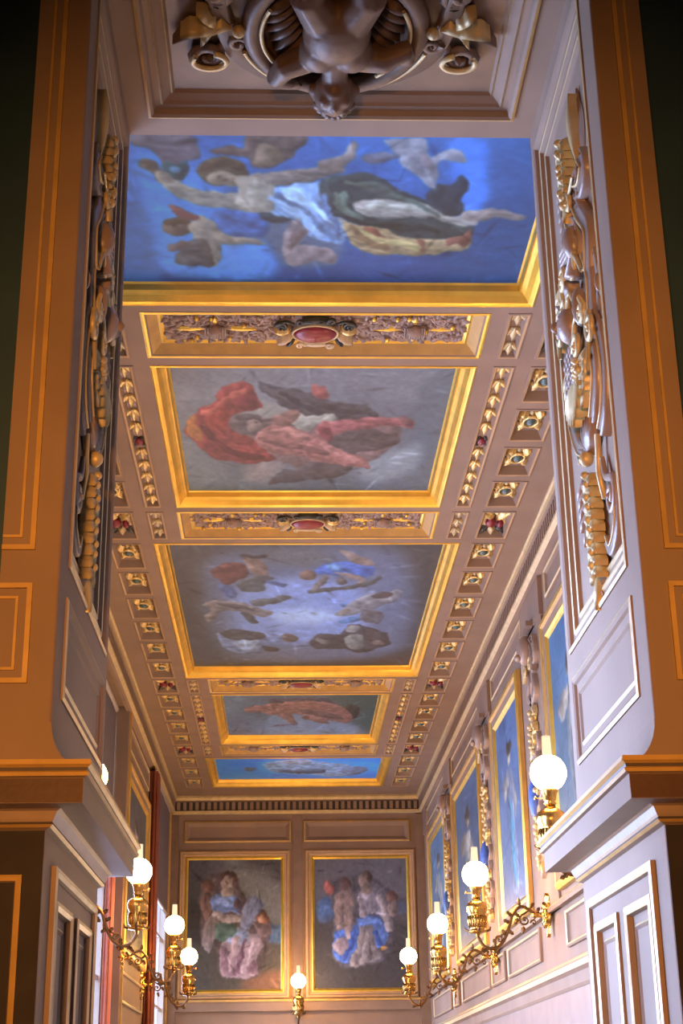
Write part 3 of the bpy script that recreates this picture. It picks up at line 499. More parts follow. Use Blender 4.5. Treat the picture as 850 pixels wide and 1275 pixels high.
def rasterise(shapes, bg, w, h):
    """bg: four corner colours (b0a0, b0a1, b1a0, b1a1)"""
    u = np.linspace(0, 1, w)[None]; v = np.linspace(0, 1, h)[:, None]
    c = [np.array(x, float) for x in bg]
    img = ((1 - u) * (1 - v))[..., None] * c[0] + (u * (1 - v))[..., None] * c[1] + ((1 - u) * v)[..., None] * c[2] + (u * v)[..., None] * c[3]
    cloud = (value_noise(h, w, 4) - 0.5) + 0.6 * (value_noise(h, w, 9) - 0.5)
    img *= 1 + 0.22 * cloud[..., None]
    X, Y = np.meshgrid(np.arange(w), np.arange(h))
    wx = 5.0 * (value_noise(h, w, 16) - 0.5) + 3.0 * (value_noise(h, w, 42) - 0.5); wy = 5.0 * (value_noise(h, w, 16) - 0.5) + 3.0 * (value_noise(h, w, 42) - 0.5)
    for col, pts, soft in shapes:
        P = closed_spline(np.array(pts, float).reshape(-1, 2)) / 1000 * [w - 1, h - 1]
        pad = 3 * soft + 8
        x0, x1 = max(0, int(P[:, 0].min()) - pad), min(w, int(P[:, 0].max()) + pad + 1); y0, y1 = max(0, int(P[:, 1].min()) - pad), min(h, int(P[:, 1].max()) + pad + 1)
        if x1 <= x0 or y1 <= y0: continue
        xs, ys = X[y0:y1, x0:x1] + 0.01 + wx[y0:y1, x0:x1], Y[y0:y1, x0:x1] + 0.013 + wy[y0:y1, x0:x1]
        ins = np.zeros(xs.shape, bool); Q = np.roll(P, -1, 0)
        for (ax, ay), (bx, by) in zip(P, Q):
            if ay == by: continue
            ins ^= ((ay > ys) != (by > ys)) & (xs < (bx - ax) * (ys - ay) / (by - ay) + ax)
        mk = blur(ins.astype(float), soft)
        if soft > 2: mk = blur(mk, soft)
        tone = np.ones(mk.shape)
        if soft <= 2:                       # modelled form: the painter lights each shape from one side
            big = blur(blur(ins.astype(float), 4), 3); gy, gx = np.gradient(big)
            tone = 1 + np.clip(1.7 * (gx * 0.8 + gy * 0.7), -0.2, 0.18)
            hh_, ww_ = mk.shape; k_ = max(2, int(max(hh_, ww_) / 9))
            tone *= 1 + 0.34 * (value_noise(hh_, ww_, k_) - 0.5) + 0.22 * (value_noise(hh_, ww_, k_ * 2) - 0.5)
        mk = (mk * (0.94 if soft <= 2 else 0.8))[..., None]
        img[y0:y1, x0:x1] = img[y0:y1, x0:x1] * (1 - mk) + mk * np.array(col, float) * tone[..., None]
    for _ in range(int(w * h / 260)):                 # brush strokes
        cx, cy, L, b = RNG.random() * w, RNG.random() * h, 4 + 14 * RNG.random(), 1.0 + 1.8 * RNG.random()
        an = 0.6 * RNG.standard_normal() + (0 if RNG.random() < 0.7 else 1.2); r = int(L) + 3
        x0, x1, y0, y1 = max(0, int(cx) - r), min(w, int(cx) + r), max(0, int(cy) - r), min(h, int(cy) + r)
        if x1 <= x0 or y1 <= y0: continue
        dx, dy = X[y0:y1, x0:x1] - cx, Y[y0:y1, x0:x1] - cy
        p, q = dx * math.cos(an) + dy * math.sin(an), -dx * math.sin(an) + dy * math.cos(an)
        img[y0:y1, x0:x1] *= 1 + (0.13 * RNG.standard_normal() * np.exp(-(p / L) ** 2 * 2 - (q / b) ** 2))[..., None]
    img *= 1 + 0.10 * (value_noise(h, w, 40) - 0.5)[..., None] + 0.08 * (value_noise(h, w, 90) - 0.5)[..., None]
    return np.clip(img, 0, 255)
PIGMENT = 1.0
def canvas(name, T, a0, a1, b0, b1, h, shapes, bg, w, hgt, parent, gain=(1.0, 1.0, 1.0)):
    img = rasterise(shapes, bg, w, hgt) / 255
    l = np.where(img <= 0.04045, img / 12.92, ((img + 0.055) / 1.055) ** 2.4) * np.array(gain) * PIGMENT
    us = np.linspace(a0, a1, w); vs = np.linspace(b0, b1, hgt)
    V = [T(a, b, h) for b in vs for a in us]
    idx = np.arange(w * hgt).reshape(hgt, w)
    Fc = np.stack([idx[:-1, :-1], idx[:-1, 1:], idx[1:, 1:], idx[1:, :-1]], -1).reshape(-1, 4)
    me = bpy.data.meshes.new(name); me.from_pydata(V, [], Fc.tolist())
    at = me.color_attributes.new('paint', 'FLOAT_COLOR', 'POINT')
    rgba = np.ones((w * hgt, 4), np.float32); rgba[:, :3] = np.clip(l, 0, 0.95).reshape(-1, 3)
    at.data.foreach_set('color', rgba.ravel())
    me.materials.append(MATS['canvas']); me.update()
    o = bpy.data.objects.new(name, me); COL.objects.link(o); o.parent = parent
    return o
FPROF = [(0.0, 0.0), (0.0, 0.004), (0.010, 0.008), (0.018, 0.004), (0.034, -0.002), (0.056, -0.034), (0.076, -0.052), (0.086, -0.046), (0.092, -0.078), (0.104, -0.09)]
FMAT = ['gilt'] * 9
def ceiling_paintings():
    info = dict(p1=((24, 74, 150), (24, 56, 98), (24, 138, 250), (40, 92, 150)),
                p2=((128, 120, 126), (108, 106, 116), (104, 110, 120), (90, 96, 108)),
                p3=((74, 70, 76), (70, 68, 74), (76, 72, 76), (66, 62, 70)),
                p4=((112, 122, 144), (84, 96, 104), (104, 114, 146), (96, 108, 128)),
                p5=((20, 118, 250), (20, 105, 240), (20, 118, 250), (26, 112, 245)))
    labs = dict(p1='big blue ceiling painting of a woman in white and green, nearest the opening',
                p2='grey ceiling painting of a flying bearded figure in a red cloak with dark wings',
                p3='largest ceiling painting, of angels around a bright cloudy sky, in the middle of the room',
                p4='small grey blue ceiling painting of one reclining pink figure',
                p5='narrow bright blue ceiling painting at the far end, next to the far wall')
    for key, y0, y1, hw in PAINT:
        t = empty('ceiling_painting', (0, (y0 + y1) / 2, ZC)); tag(t, labs[key], 'painting', 'gilt framed paintings on the ceiling')
        yc = (y0 + y1) / 2; l = (y1 - y0) / 2
        for k in range(4):
            m = MB(Tceil(0)); m.frameside(k, -hw, hw, -l, l, FPROF, FMAT); m.build('frame_side', t)
        w = 340 if key == 'p1' else 260
        hg = {'p1': 240, 'p2': 200, 'p3': 280, 'p4': 120, 'p5': 90}[key]
        # picture data run from the near edge to the far edge
        bg = info[key]; bg = (bg[2], bg[3], bg[0], bg[1]) if key == 'p1' else bg
        canvas('canvas', Tceil(0), -hw + 0.10, hw - 0.10, -l + 0.10, l - 0.10, -0.088, PICS[key], bg, w, hg, t, {'p1': (0.58, 1.08, 1.24), 'p2': (0.62, 0.93, 1.12), 'p5': (0.8, 1.3, 1.6)}.get(key, (0.52, 0.84, 1.04)))
ceiling_paintings()

WPROF = [(0, 0), (0, 0.035), (0.02, 0.05), (0.045, 0.048), (0.06, 0.03), (0.10, 0.022), (0.125, 0.03), (0.14, 0.018), (0.16, 0.005)]
def wall_picture(T, a0, a1, b0, b1, lab, shapes, bg, mats, w, h, group, rest, inset=0.15):
    t = empty('wall_painting', T((a0 + a1) / 2, b0, 0)); tag(t, lab, 'painting', group)
    o0 = Vector(T((a0 + a1) / 2, b0, 0)); T2 = lambda a, b, hh: tuple(Vector(T(a, b, hh)) - o0)
    sc = inset / 0.16
    for k in range(4):
        m = MB(T2); m.frameside(k, a0, a1, b0, b1, [(o * sc, hh) for o, hh in WPROF], mats); m.build('frame_side', t)
    canvas('canvas', T2, a0 + inset - 0.01, a1 - inset + 0.01, b0 + inset - 0.01, b1 - inset + 0.01, 0.006, shapes, bg, w, h, t, rest or (0.78, 1.0, 1.25))
def poly_ell(cx, cy, rx, ry, n=12):
    o = []
    for k in range(n): o += [cx + rx * math.cos(2 * PI * k / n), cy + ry * math.sin(2 * PI * k / n)]
    return o
def standing(cx, robe, sash, flip=1):
    """a simple robed standing figure, u to the right, v up, in thousandths"""
    f = flip
    k_ = lambda P: [v if i % 2 else cx + (v - cx) * 1.35 for i, v in enumerate(P)]
    return [[c_, k_(p_), s_] for c_, p_, s_ in [[robe, [cx - 90, 60, cx + 100, 60, cx + 80 * f, 250, cx + 110, 420, cx + 90, 560, cx + 60, 680, cx - 50, 690, cx - 100, 560, cx - 70, 400, cx - 110, 250], 1],
            [sash, [cx - 60, 120, cx + 20, 100, cx + 70, 380, cx + 50, 560, cx - 20, 480, cx - 40, 300], 2],
            [(168, 150, 150), [cx + 60, 640, cx + 190 * f, 560, cx + 230 * f, 640, cx + 150 * f, 690, cx + 60, 700], 1],
            [(172, 152, 146), poly_ell(cx + 5, 770, 62, 52), 1], [(88, 72, 66), poly_ell(cx - 4, 800, 72, 42), 1],
            [(178, 160, 158), [cx - 80, 640, cx - 160, 520, cx - 130, 420, cx - 90, 470, cx - 70, 600], 1]]]
def wall_paintings():
    gm = ['gold_ground', 'gilt', 'gilt', 'gold_ground', 'paint', 'gold_ground', 'gilt', 'gilt']
    T = Tright(XW - 0.004)
    g = 'gilt framed tall paintings on the right wall'
    def bgb(top, bot): return (bot, bot, top, top)
    R = [(8.90, 10.95, 'nearest tall right wall painting, half hidden behind the white pier, grey figure under blue sky', bgb((78, 122, 185), (112, 112, 126)), standing(560, (150, 146, 158), (112, 112, 134))),
         (12.24, 14.00, 'tall blue right wall painting of a pale figure in teal drapery, second from the pier', bgb((84, 116, 184), (120, 124, 162)), standing(480, (140, 142, 178), (78, 142, 188))),
         (15.02, 17.60, 'third tall right wall painting from the pier, white robed figure on blue', bgb((84, 108, 164), (96, 104, 136)), standing(520, (196, 190, 200), (150, 150, 170))),
         (18.55, 20.77, 'farthest tall blue right wall painting, beside the far corner', bgb((96, 124, 172), (110, 120, 150)), standing(500, (150, 146, 158), (110, 110, 130)))]
    for y0, y1, lab, bg, sh in R: wall_picture(T, y0, y1, 2.95, 4.93, lab, sh, bg, gm, 90, 170, g, (0.62, 0.76, 0.62), 0.17)
    bm = ['tan_frame', 'tan_frame', 'tan_frame', 'paint', 'tan_frame', 'gilt', 'gilt', 'gilt']
    T = Tfar(YE - 0.004); g = 'framed paintings on the far wall'
    wall_picture(T, -1.64, -0.11, 2.86, 4.84, 'far wall painting of a seated woman in blue bodice holding a tablet', PICS['fl'], ((84, 76, 70), (96, 80, 66), (78, 74, 78), (92, 88, 92)), bm, 150, 190, g, None, 0.125)
    wall_picture(T, 0.11, 1.64, 2.86, 4.84, 'far wall painting of a woman in blue skirt with children and a globe', PICS['fr'], ((80, 76, 76), (82, 76, 74), (84, 82, 90), (92, 88, 96)), bm, 150, 190, g, None, 0.125)
    T = Tleft(-XW + 0.004)
    wall_picture(T, 15.46, 17.95, 2.95, 4.86, 'dark grey painting on the left wall between the two windows', standing(500, (120, 112, 108), (96, 92, 96)), ((86, 80, 76), (86, 80, 76), (92, 88, 90), (92, 88, 90)), gm, 90, 150, 'gilt framed tall paintings on the left wall', None, 0.17)
wall_paintings()

# ------------------------------------------------------------------ cornice round the room
def cornice():
    prof = [(0.11, 5.6), (0.115, 5.575), (0.10, 5.565), (0.092, 5.535), (0.075, 5.525), (0.045, 5.52), (0.045, 5.395), (0.085, 5.392), (0.085, 5.37), (0.055, 5.345), (0.02, 5.335), (0.0, 5.33)]
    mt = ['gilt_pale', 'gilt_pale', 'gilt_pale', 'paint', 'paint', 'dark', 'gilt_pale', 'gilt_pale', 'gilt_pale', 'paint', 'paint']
    runs = [('trim_1', lambda o, t, z: (XW - o, t, z), YP, YE - 0.1), ('trim_2', lambda o, t, z: (-XW + o, t, z), YP, YE - 0.1), ('trim_3', lambda o, t, z: (t, YE - o, z), -XW, XW)]
    for nm, f, t0, t1 in runs:
        m = MB(); m.T = lambda a, b, h: f(a, b, h)
        m.grid([[(o, t0, z), (o, t1, z)] for o, z in prof], mt, smooth=False)
        tr = struct(m.build(nm))
        d = MB(); d.T = m.T
        n = int((t1 - t0) / 0.085)
        for i in range(n):
            a = t0 + (i + 0.25) * (t1 - t0) / n
            if nm == 'trim_3' and abs(a) > XW - 0.1: continue
            d.box(0.045, 0.083, a, a + 0.045, 5.405, 5.512, 'paint')
        o = d.build('dentils', tr); o['kind'] = 'stuff'
cornice()

# ------------------------------------------------------------------ wall panelling
PPROF = [(0, 0.0), (0.0, 0.022), (0.012, 0.03), (0.026, 0.022), (0.034, 0.006), (0.05, 0.002)]
PM = ['paint', 'gilt_pale', 'gilt_pale', 'paint', 'paint']
def panel(T, a0, a1, b0, b1, parent, name='panel_moulding', mats=None, prof=None):
    m = MB(T); m.rectframe(a0, a1, b0, b1, prof or PPROF, mats or PM); return m.build(name, parent)
def panelling():
    bays = [(8.90, 10.95), (12.24, 14.00), (15.02, 17.60), (18.55, 20.77)]
    for T, wall, pic in ((Tright(XW), WR, (1, 1, 1, 1)), (Tleft(-XW), WL, (0, 0, 1, 0))):
        if wall is WR:
            fr = [(7.0, 8.6), (8.95, 10.75), (11.98, 13.92), (14.95, 17.55), (18.5, 20.9)]
            da = [(7.0, 8.55), (8.95, 10.78), (11.95, 13.72), (13.95, 14.85), (15.0, 17.4), (17.75, 18.3), (18.6, 20.8)]
            for a0, a1 in fr: panel(T, a0, a1, 5.07, 5.29, wall)
            for a0, a1 in da: panel(T, a0, a1, 2.545, 2.80, wall, mats=['paint', 'paint', 'gilt_pale', 'paint', 'paint'])
            # pilaster strips that carry the carved drops
            for a0, a1 in ((7.85, 8.75), (11.0, 11.9), (14.12, 14.9), (17.72, 18.45), (20.9, 21.38)):
                m = MB(T); m.box(a0 - 0.02, a1 + 0.02, 5.02, 5.325, 0, 0.035, 'paint'); m.box(a0, a1, 2.84, 5.02, 0, 0.02, 'paint'); m.build('pilaster_strip', wall)
            rails = [(2.84, 2.90, 0.045), (2.40, 2.46, 0.04)]
        else:
            panel(T, 15.5, 17.9, 5.0, 5.24, wall); panel(T, 15.55, 17.85, 2.50, 2.80, wall, mats=['paint', 'gilt_pale', 'gilt_pale', 'paint', 'paint'])
            panel(T, 10.9, 11.95, 3.0, 5.2, wall)
            for y0, y1 in WINDOWS:      # casings
                m = MB(T)
                for a0, a1, b0, b1 in ((y0 - 0.16, y0, SILL - 0.1, HEAD + 0.0), (y1, y1 + 0.14, SILL - 0.1, HEAD), (y0 - 0.16, y1 + 0.14, HEAD, HEAD - 0.05 + 0.001)):
                    m.box(a0, a1, min(b0, b1), max(b0, b1), 0, 0.03, 'paint'); 
                for a in (y0 - 0.15, y1 + 0.10): m.box(a, a + 0.035, SILL, HEAD - 0.02, 0.03, 0.05, 'gold_ground')
                m.build('window_casing', wall)
            rails = []
        for b0, b1, h in rails:
            m = MB(T); m.grid([[(YP + 0.02, b0, 0), (YE, b0, 0)], [(YP + 0.02, b0, h), (YE, b0, h)], [(YP + 0.02, (b0 + b1) / 2, h), (YE, (b0 + b1) / 2, h)], [(YP + 0.02, b1, h * 0.4), (YE, b1, h * 0.4)], [(YP + 0.02, b1, 0), (YE, b1, 0)]], ['paint', 'paint', 'gilt_pale', 'paint'], smooth=False)
            m.build('wall_rail', wall)
    for T, wall, spans in ((Tright(XW), WR, [(YP + 0.02, YE)]), (Tleft(-XW), WL, [(7.72, 8.58), (10.87, 11.93), (15.44, 18.58)])):
        for a0, a1 in spans:
            m = MB(T); m.box(a0, a1, 0.0, 2.25, 0.0, 0.045, 'wood_brown')
            m.build('bookcase_front', wall)
    # bookcase cornice under the right wall's dado
    m = MB(Tright(XW)); m.grid([[(YP + 0.02, b, h), (YE, b, h)] for h, b in ((0, 2.40), (0.09, 2.40), (0.10, 2.36), (0.07, 2.34), (0.065, 2.27), (0.05, 2.25), (0.0, 2.25))], ['paint', 'gilt_pale', 'paint', 'paint', 'paint', 'dark'], smooth=False)
    m.build('bookcase_cornice', WR)
    # far wall: two long panels over the pictures, corner pilasters and the ledge
    T = Tfar(YE)
    for a0, a1 in ((-1.58, -0.09), (0.09, 1.58)): panel(T, a0, a1, 4.955, 5.25, WF, mats=['paint', 'gold_ground', 'paint', 'paint', 'paint'], prof=[(0, 0), (0, 0.03), (0.02, 0.04), (0.04, 0.03), (0.06, 0.01), (0.075, 0.0)])
    for s in (-1, 1):
        m = MB(T); m.box(min(s * 1.66, s * 1.8), max(s * 1.66, s * 1.8), 0, 5.33, 0, 0.06, 'wood_brown'); m.build('corner_pilaster', WF)
    m = MB(T); m.box(-1.66, 1.66, 2.70, 2.82, 0, 0.06, 'paint'); m.box(-1.66, 1.66, 2.82, 2.85, 0, 0.08, 'gold_ground'); m.build('wall_rail', WF)
    m = MB(T); m.box(-0.07, 0.07, 2.85, 5.33, 0, 0.03, 'wood_brown'); m.build('centre_stile', WF)
panelling()

# ------------------------------------------------------------------ windows, blinds, curtains
def windows():
    for i, (y0, y1) in enumerate(WINDOWS):
        T = Tleft(-XW + (0.165 if i == 3 else 0.0))      # the farthest window stands almost flush with the wall
        w = MB(T)
        for a0, a1, b0, b1 in ((y0, y0 + 0.06, SILL, HEAD), (y1 - 0.06, y1, SILL, HEAD), (y0, y1, SILL, SILL + 0.07), (y0, y1, HEAD - 0.06, HEAD)): w.box(a0, a1, b0, b1, -0.22, -0.15, 'window_paint')
        win = struct(w.build('window_%d' % (i + 1)))
        nc = 3; hs = np.linspace(SILL + 0.05, HEAD - 0.04, 6); cs = np.linspace(y0 + 0.05, y1 - 0.05, nc + 1)
        w = MB(T)
        for k in range(1, nc): w.box(cs[k] - 0.02, cs[k] + 0.02, SILL + 0.05, HEAD - 0.04, -0.205, -0.165, 'window_paint')
        for k in range(1, 5): w.box(y0 + 0.05, y1 - 0.05, hs[k] - 0.018, hs[k] + 0.018, -0.20, -0.17, 'window_paint')
        w.build('glazing_bars', win)
        for r in range(5):
            for c in range(nc):
                p = MB(T); p.quad([(cs[c] + 0.02, hs[r] + 0.018, -0.185), (cs[c + 1] - 0.02, hs[r] + 0.018, -0.185), (cs[c + 1] - 0.02, hs[r + 1] - 0.018, -0.185), (cs[c] + 0.02, hs[r + 1] - 0.018, -0.185)], 'window_glass'); p.build('pane', win)
        if i >= 2:
            t = empty('roller_blind', (-XW + (0.03 if i == 3 else -0.1), (y0 + y1) / 2, HEAD)); tag(t, 'grey blind drawn down over the upper half of the %s left window' % ('nearer' if i == 2 else 'farther'), 'blind', 'roller blinds on the left windows')
            L = (y1 - y0) / 2 - 0.02
            b = MB(); n = 9; b.grid([[(0.004 * math.sin(k * 2.1), -L + 2 * L * k / (n - 1), z) for k in range(n)] for z in (-0.03, -0.75, BLIND - HEAD)], 'blind_cloth'); b.build('cloth', t)
            b = MB(); b.tube([(0, -L, -0.035), (0, L, -0.035)], 0.03, 'window_paint', 10); b.build('roller', t)
            b = MB(); b.box(-0.012, 0.012, -L, L, BLIND - HEAD - 0.03, BLIND - HEAD, 'window_paint'); b.build('bottom_bar', t)
        else:
            b = MB(); b.box(-0.104, -0.096, y0 + 0.01, y1 - 0.01, BLIND, HEAD - 0.01, 'blind_cloth')
            b.build('blind', win, (-XW, 0, 0))
def curtain(x0, x1, y0, y1, ztop, lab, cloth='curtain_red'):
    t = empty('curtain', ((x0 + x1) / 2, (y0 + y1) / 2, 0.05)); tag(t, lab, 'curtain', 'red curtains at the left windows')
    cx, cy, rx, ry = 0, 0, (x1 - x0) / 2, (y1 - y0) / 2
    n = 48; rows = []
    for z, k in ((ztop - 0.05, 0.92), (ztop - 0.25, 0.98), (ztop * 0.55, 1.0), (1.2, 0.95), (0.0, 1.0)):
        row = []
        for i in range(n):
            a = 2 * PI * i / n; g = k * (1 + 0.13 * math.cos(9 * a + 0.4 * math.sin(3 * a)))
            cc, ss = math.cos(a), math.sin(a)
            row.append((rx * g * math.copysign(abs(cc) ** 0.6, cc), ry * g * math.copysign(abs(ss) ** 0.6, ss), z))
        rows.append(row)
    m = MB(); ids = m.grid(rows, cloth, True); m.face(ids[0], cloth); m.build('cloth', t)
    m = MB(); m.tube([(0, -ry - 0.05, ztop - 0.02), (0, ry + 0.05, ztop - 0.02)], 0.015, 'bronze', 8); m.build('rail', t)
windows()
curtain(-1.90, -1.835, 14.90, 15.22, 3.92, 'narrow red curtain, tinted pink as if sunlit, at the far side of the nearer left window', 'curtain_sunlit')
curtain(-1.795, -1.695, 18.12, 18.62, 5.30, 'dark red brown curtain hanging between the left wall painting and the farther window')

# ------------------------------------------------------------------ piers of the opening, soffit
def pier(s):
    """s = -1 left, +1 right; a = y, b = z, h towards the opening"""
    T = Tright(0.745) if s > 0 else Tleft(-0.745)
    Y0, Y1 = 3.66, YP
    p = MB(T)
    # upper body with a rounded near arris (plan rows), from the entablature to above the soffit
    def body(z0, z1, rad, m):
        plan = [(Y0 + rad - rad * math.sin(q), -rad + rad * math.cos(q)) for q in np.linspace(0, PI / 2, 6)]
        plan += [(Y0, -0.15), (Y0 + 0.245, -0.15), (Y0 + 0.245, -1.8), (Y1, -1.8), (Y1, 0.0)]
        p.grid([[(a, z, h) for a, h in plan] for z in (z0, z1)], m, False, False)
    def skin(z0, z1, a0, holes, m):
        xs = sorted({a0, Y1} | {v for h in holes for v in h[:2]}); zs = sorted({z0, z1} | {v for h in holes for v in h[2:]})
        for i in range(len(xs) - 1):
            for k in range(len(zs) - 1):
                ca, cb = (xs[i] + xs[i + 1]) / 2, (zs[k] + zs[k + 1]) / 2
                if not any(h[0] < ca < h[1] and h[2] < cb < h[3] for h in holes):
                    p.quad([(xs[i], zs[k], 0), (xs[i + 1], zs[k], 0), (xs[i + 1], zs[k + 1], 0), (xs[i], zs[k + 1], 0)], m)
    UP = [(3.80, 4.665, 2.915, 4.84), (3.785, 4.65, 2.555, 2.83)]
    LO = [(3.845, 4.155, 1.25, 2.065), (4.255, 4.575, 1.25, 2.065)]
    body(2.30, 5.05, 0.010, 'paint'); skin(2.30, 5.05, Y0 + 0.010, UP, 'paint')
    body(0.0, 2.26, 0.006, 'paint'); skin(0.0, 2.26, Y0 + 0.006, LO, 'paint')
    o = struct(p.build('pier'), 'wooden pier of the opening, %s' % ('lit lavender white by daylight' if s > 0 else 'dark brown in shade'))
    # entablature, mitred round three sides: offsets p in plan
    e = MB(T)
    prof = [(0.0, 2.352), (0.115, 2.352), (0.117, 2.340), (0.108, 2.334), (0.106, 2.326), (0.112, 2.322), (0.108, 2.314), (0.099, 2.311), (0.098, 2.252), (0.040, 2.250), (0.030, 2.246), (0.022, 2.228), (0.018, 2.222), (0.020, 2.216), (0.012, 2.210), (0.0, 2.205)]
    mats = ['paint', 'gold_ground', 'gold_ground', 'dark', 'gold_ground', 'gold_ground', 'paint', 'paint', 'wood_brown', 'carving', 'carving', 'carving', 'dark', 'gold_ground', 'paint']
    rows = []
    for q, z in prof: rows.append([(Y1 + q, z, -1.05), (Y1 + q, z, q), (Y0 - q, z, q), (Y0 - q, z, -0.15 - q), (Y0 + 0.245, z, -0.15 - q), (Y0 + 0.245, z, -0.60)])
    e.grid(rows, mats, False, False)
    e.build('entablature', o)
    TF0 = (lambda a, b, h: (s * (0.745 + a), Y0 - h, b))
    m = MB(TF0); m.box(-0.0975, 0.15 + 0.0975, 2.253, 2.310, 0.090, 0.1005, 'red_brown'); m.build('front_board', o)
    # the reveal sweeps out to the entablature at its near corner
    f = MB(T); R = 0.115; rows = []
    for k in range(9):
        q = k / 8; z = 2.352 + R * (1 - math.sin(q * PI / 2)) * 1.0; fl = R * 0.78 * (1 - math.cos(q * PI / 2))
        rows.append([(Y0 - 0.001, z, 0.001 + fl - R * 0.0), (Y0 + 0.25, z, 0.001 + fl * 0.35), (Y0 + 0.75, z, 0.001)])
    f.grid(rows, 'paint')
    f.face([f.vert(Y0 - 0.001, r[0][1], r[0][2]) for r in rows] + [f.vert(Y0 - 0.001, 2.352, -0.02), f.vert(Y0 - 0.001, 2.352 + R, -0.02)], 'paint')
    f.build('sweep', o)
    # panels of the reveal
    RP = [(0, 0), (0.0, 0.005), (0.010, 0.008), (0.020, 0.003), (0.026, -0.008), (0.048, -0.010), (0.054, -0.004), (0.062, -0.006), (0.068, -0.018), (0.092, -0.020), (0.098, -0.014), (0.106, -0.016), (0.112, -0.028), (0.125, -0.030)]
    RMt = ['paint', 'gilt_pale', 'paint', 'paint', 'paint', 'gilt_pale', 'gilt_pale', 'paint', 'paint', 'gilt_pale', 'gilt_pale', 'paint', 'paint']
    m = MB(T); m.rectframe(*UP[0], RP, RMt, 'paint'); m.build('panel', o)
    m = MB(T); m.rectframe(*UP[1], [(0, 0), (0, 0.005), (0.010, 0.009), (0.020, 0.004), (0.026, -0.004), (0.05, -0.006), (0.058, -0.001), (0.066, -0.008)], ['paint', 'gilt_pale', 'paint', 'paint', 'paint', 'gilt_pale', 'paint'], 'paint'); m.build('panel', o)
    # lower reveal: one frame, two narrow sunk panels in it
    m = MB(T); m.rectframe(3.79, 4.645, 1.15, 2.14, [(0, 0), (0, 0.012), (0.012, 0.016), (0.022, 0.010), (0.026, 0.002)], ['paint', 'gilt_pale', 'gilt_pale', 'paint']); m.build('panel_moulding', o)
    for q in LO:
        m = MB(T); m.rectframe(*q, [(0, 0), (0, 0.008), (0.012, 0.012), (0.022, 0.006), (0.026, -0.010), (0.048, -0.012), (0.056, -0.006), (0.064, -0.012)], ['paint', 'gilt_pale', 'gilt_pale', 'paint', 'paint', 'gilt_pale', 'paint'], 'paint'); m.build('door_panel', o)
    # front face panels (a = x outwards is -h)
    TF = (lambda a, b, h: (s * (0.745 + a), Y0 - h, b))
    for b0, b1 in ((2.915, 5.0), (2.565, 2.825)):
        m = MB(TF)
        for q, w, hh in ((0.0, 0.013, 0.009), (0.034, 0.007, 0.005)):
            m.box(0.065 + q, 0.065 + q + w, b0 + q, b1 - q, 0, hh, 'gold_ground')
            for z in (b0 + q, b1 - q - w): m.box(0.065 + q + w, 0.149, z, z + w, 0, hh, 'gold_ground')
        m.build('front_moulding', o)
    m = MB(TF); m.rectframe(0.048, 0.142, 1.2, 2.10, [(0, 0), (0, 0.010), (0.006, 0.014), (0.014, 0.010), (0.018, 0.002)], ['paint', 'gold_ground', 'gold_ground', 'paint'], None); m.build('front_moulding', o)
    m = MB(TF); m.box(0.001, 0.148, 0.0, 2.204, 0.0, 0.004, 'front_shade'); m.build('front_board', o)  # dark sheet: shade under the entablature put into the board's colour
    return o
PL, PR_ = pier(-1), pier(1)
def soffit():
    z = 4.935; T = Tceil(z)
    m = MB(T); a0, a1, b0, b1 = -0.665, 0.665, 3.76, 4.62
    m.quad([(-0.76, 3.66, 0), (0.76, 3.66, 0), (0.76, b0, 0), (-0.76, b0, 0)], 'paint'); m.quad([(-0.76, b1, 0), (0.76, b1, 0), (0.76, YP, 0), (-0.76, YP, 0)], 'paint')
    m.quad([(-0.76, b0, 0), (a0, b0, 0), (a0, b1, 0), (-0.76, b1, 0)], 'paint'); m.quad([(a1, b0, 0), (0.76, b0, 0), (0.76, b1, 0), (a1, b1, 0)], 'paint')
    m.rectframe(a0, a1, b0, b1, [(0, 0), (0, 0.01), (0.010, 0.014), (0.02, 0.006), (0.026, -0.015), (0.046, -0.02), (0.054, -0.012), (0.062, -0.022), (0.085, -0.04), (0.092, -0.034), (0.10, -0.045)], ['paint', 'gold_ground', 'paint', 'paint', 'paint', 'gilt_pale', 'paint', 'paint', 'gilt_pale', 'paint'], 'wood_brown')
    m.quad([(-0.76, YP, 0), (0.76, YP, 0), (0.76, YP, -0.13), (-0.76, YP, -0.13)], 'paint'); m.quad([(-0.76, 3.66, 0), (0.76, 3.66, 0), (0.76, 3.66, -1.0), (-0.76, 3.66, -1.0)], 'paint')
    return struct(m.build('soffit'), 'panelled underside over the opening')
SOF = soffit()

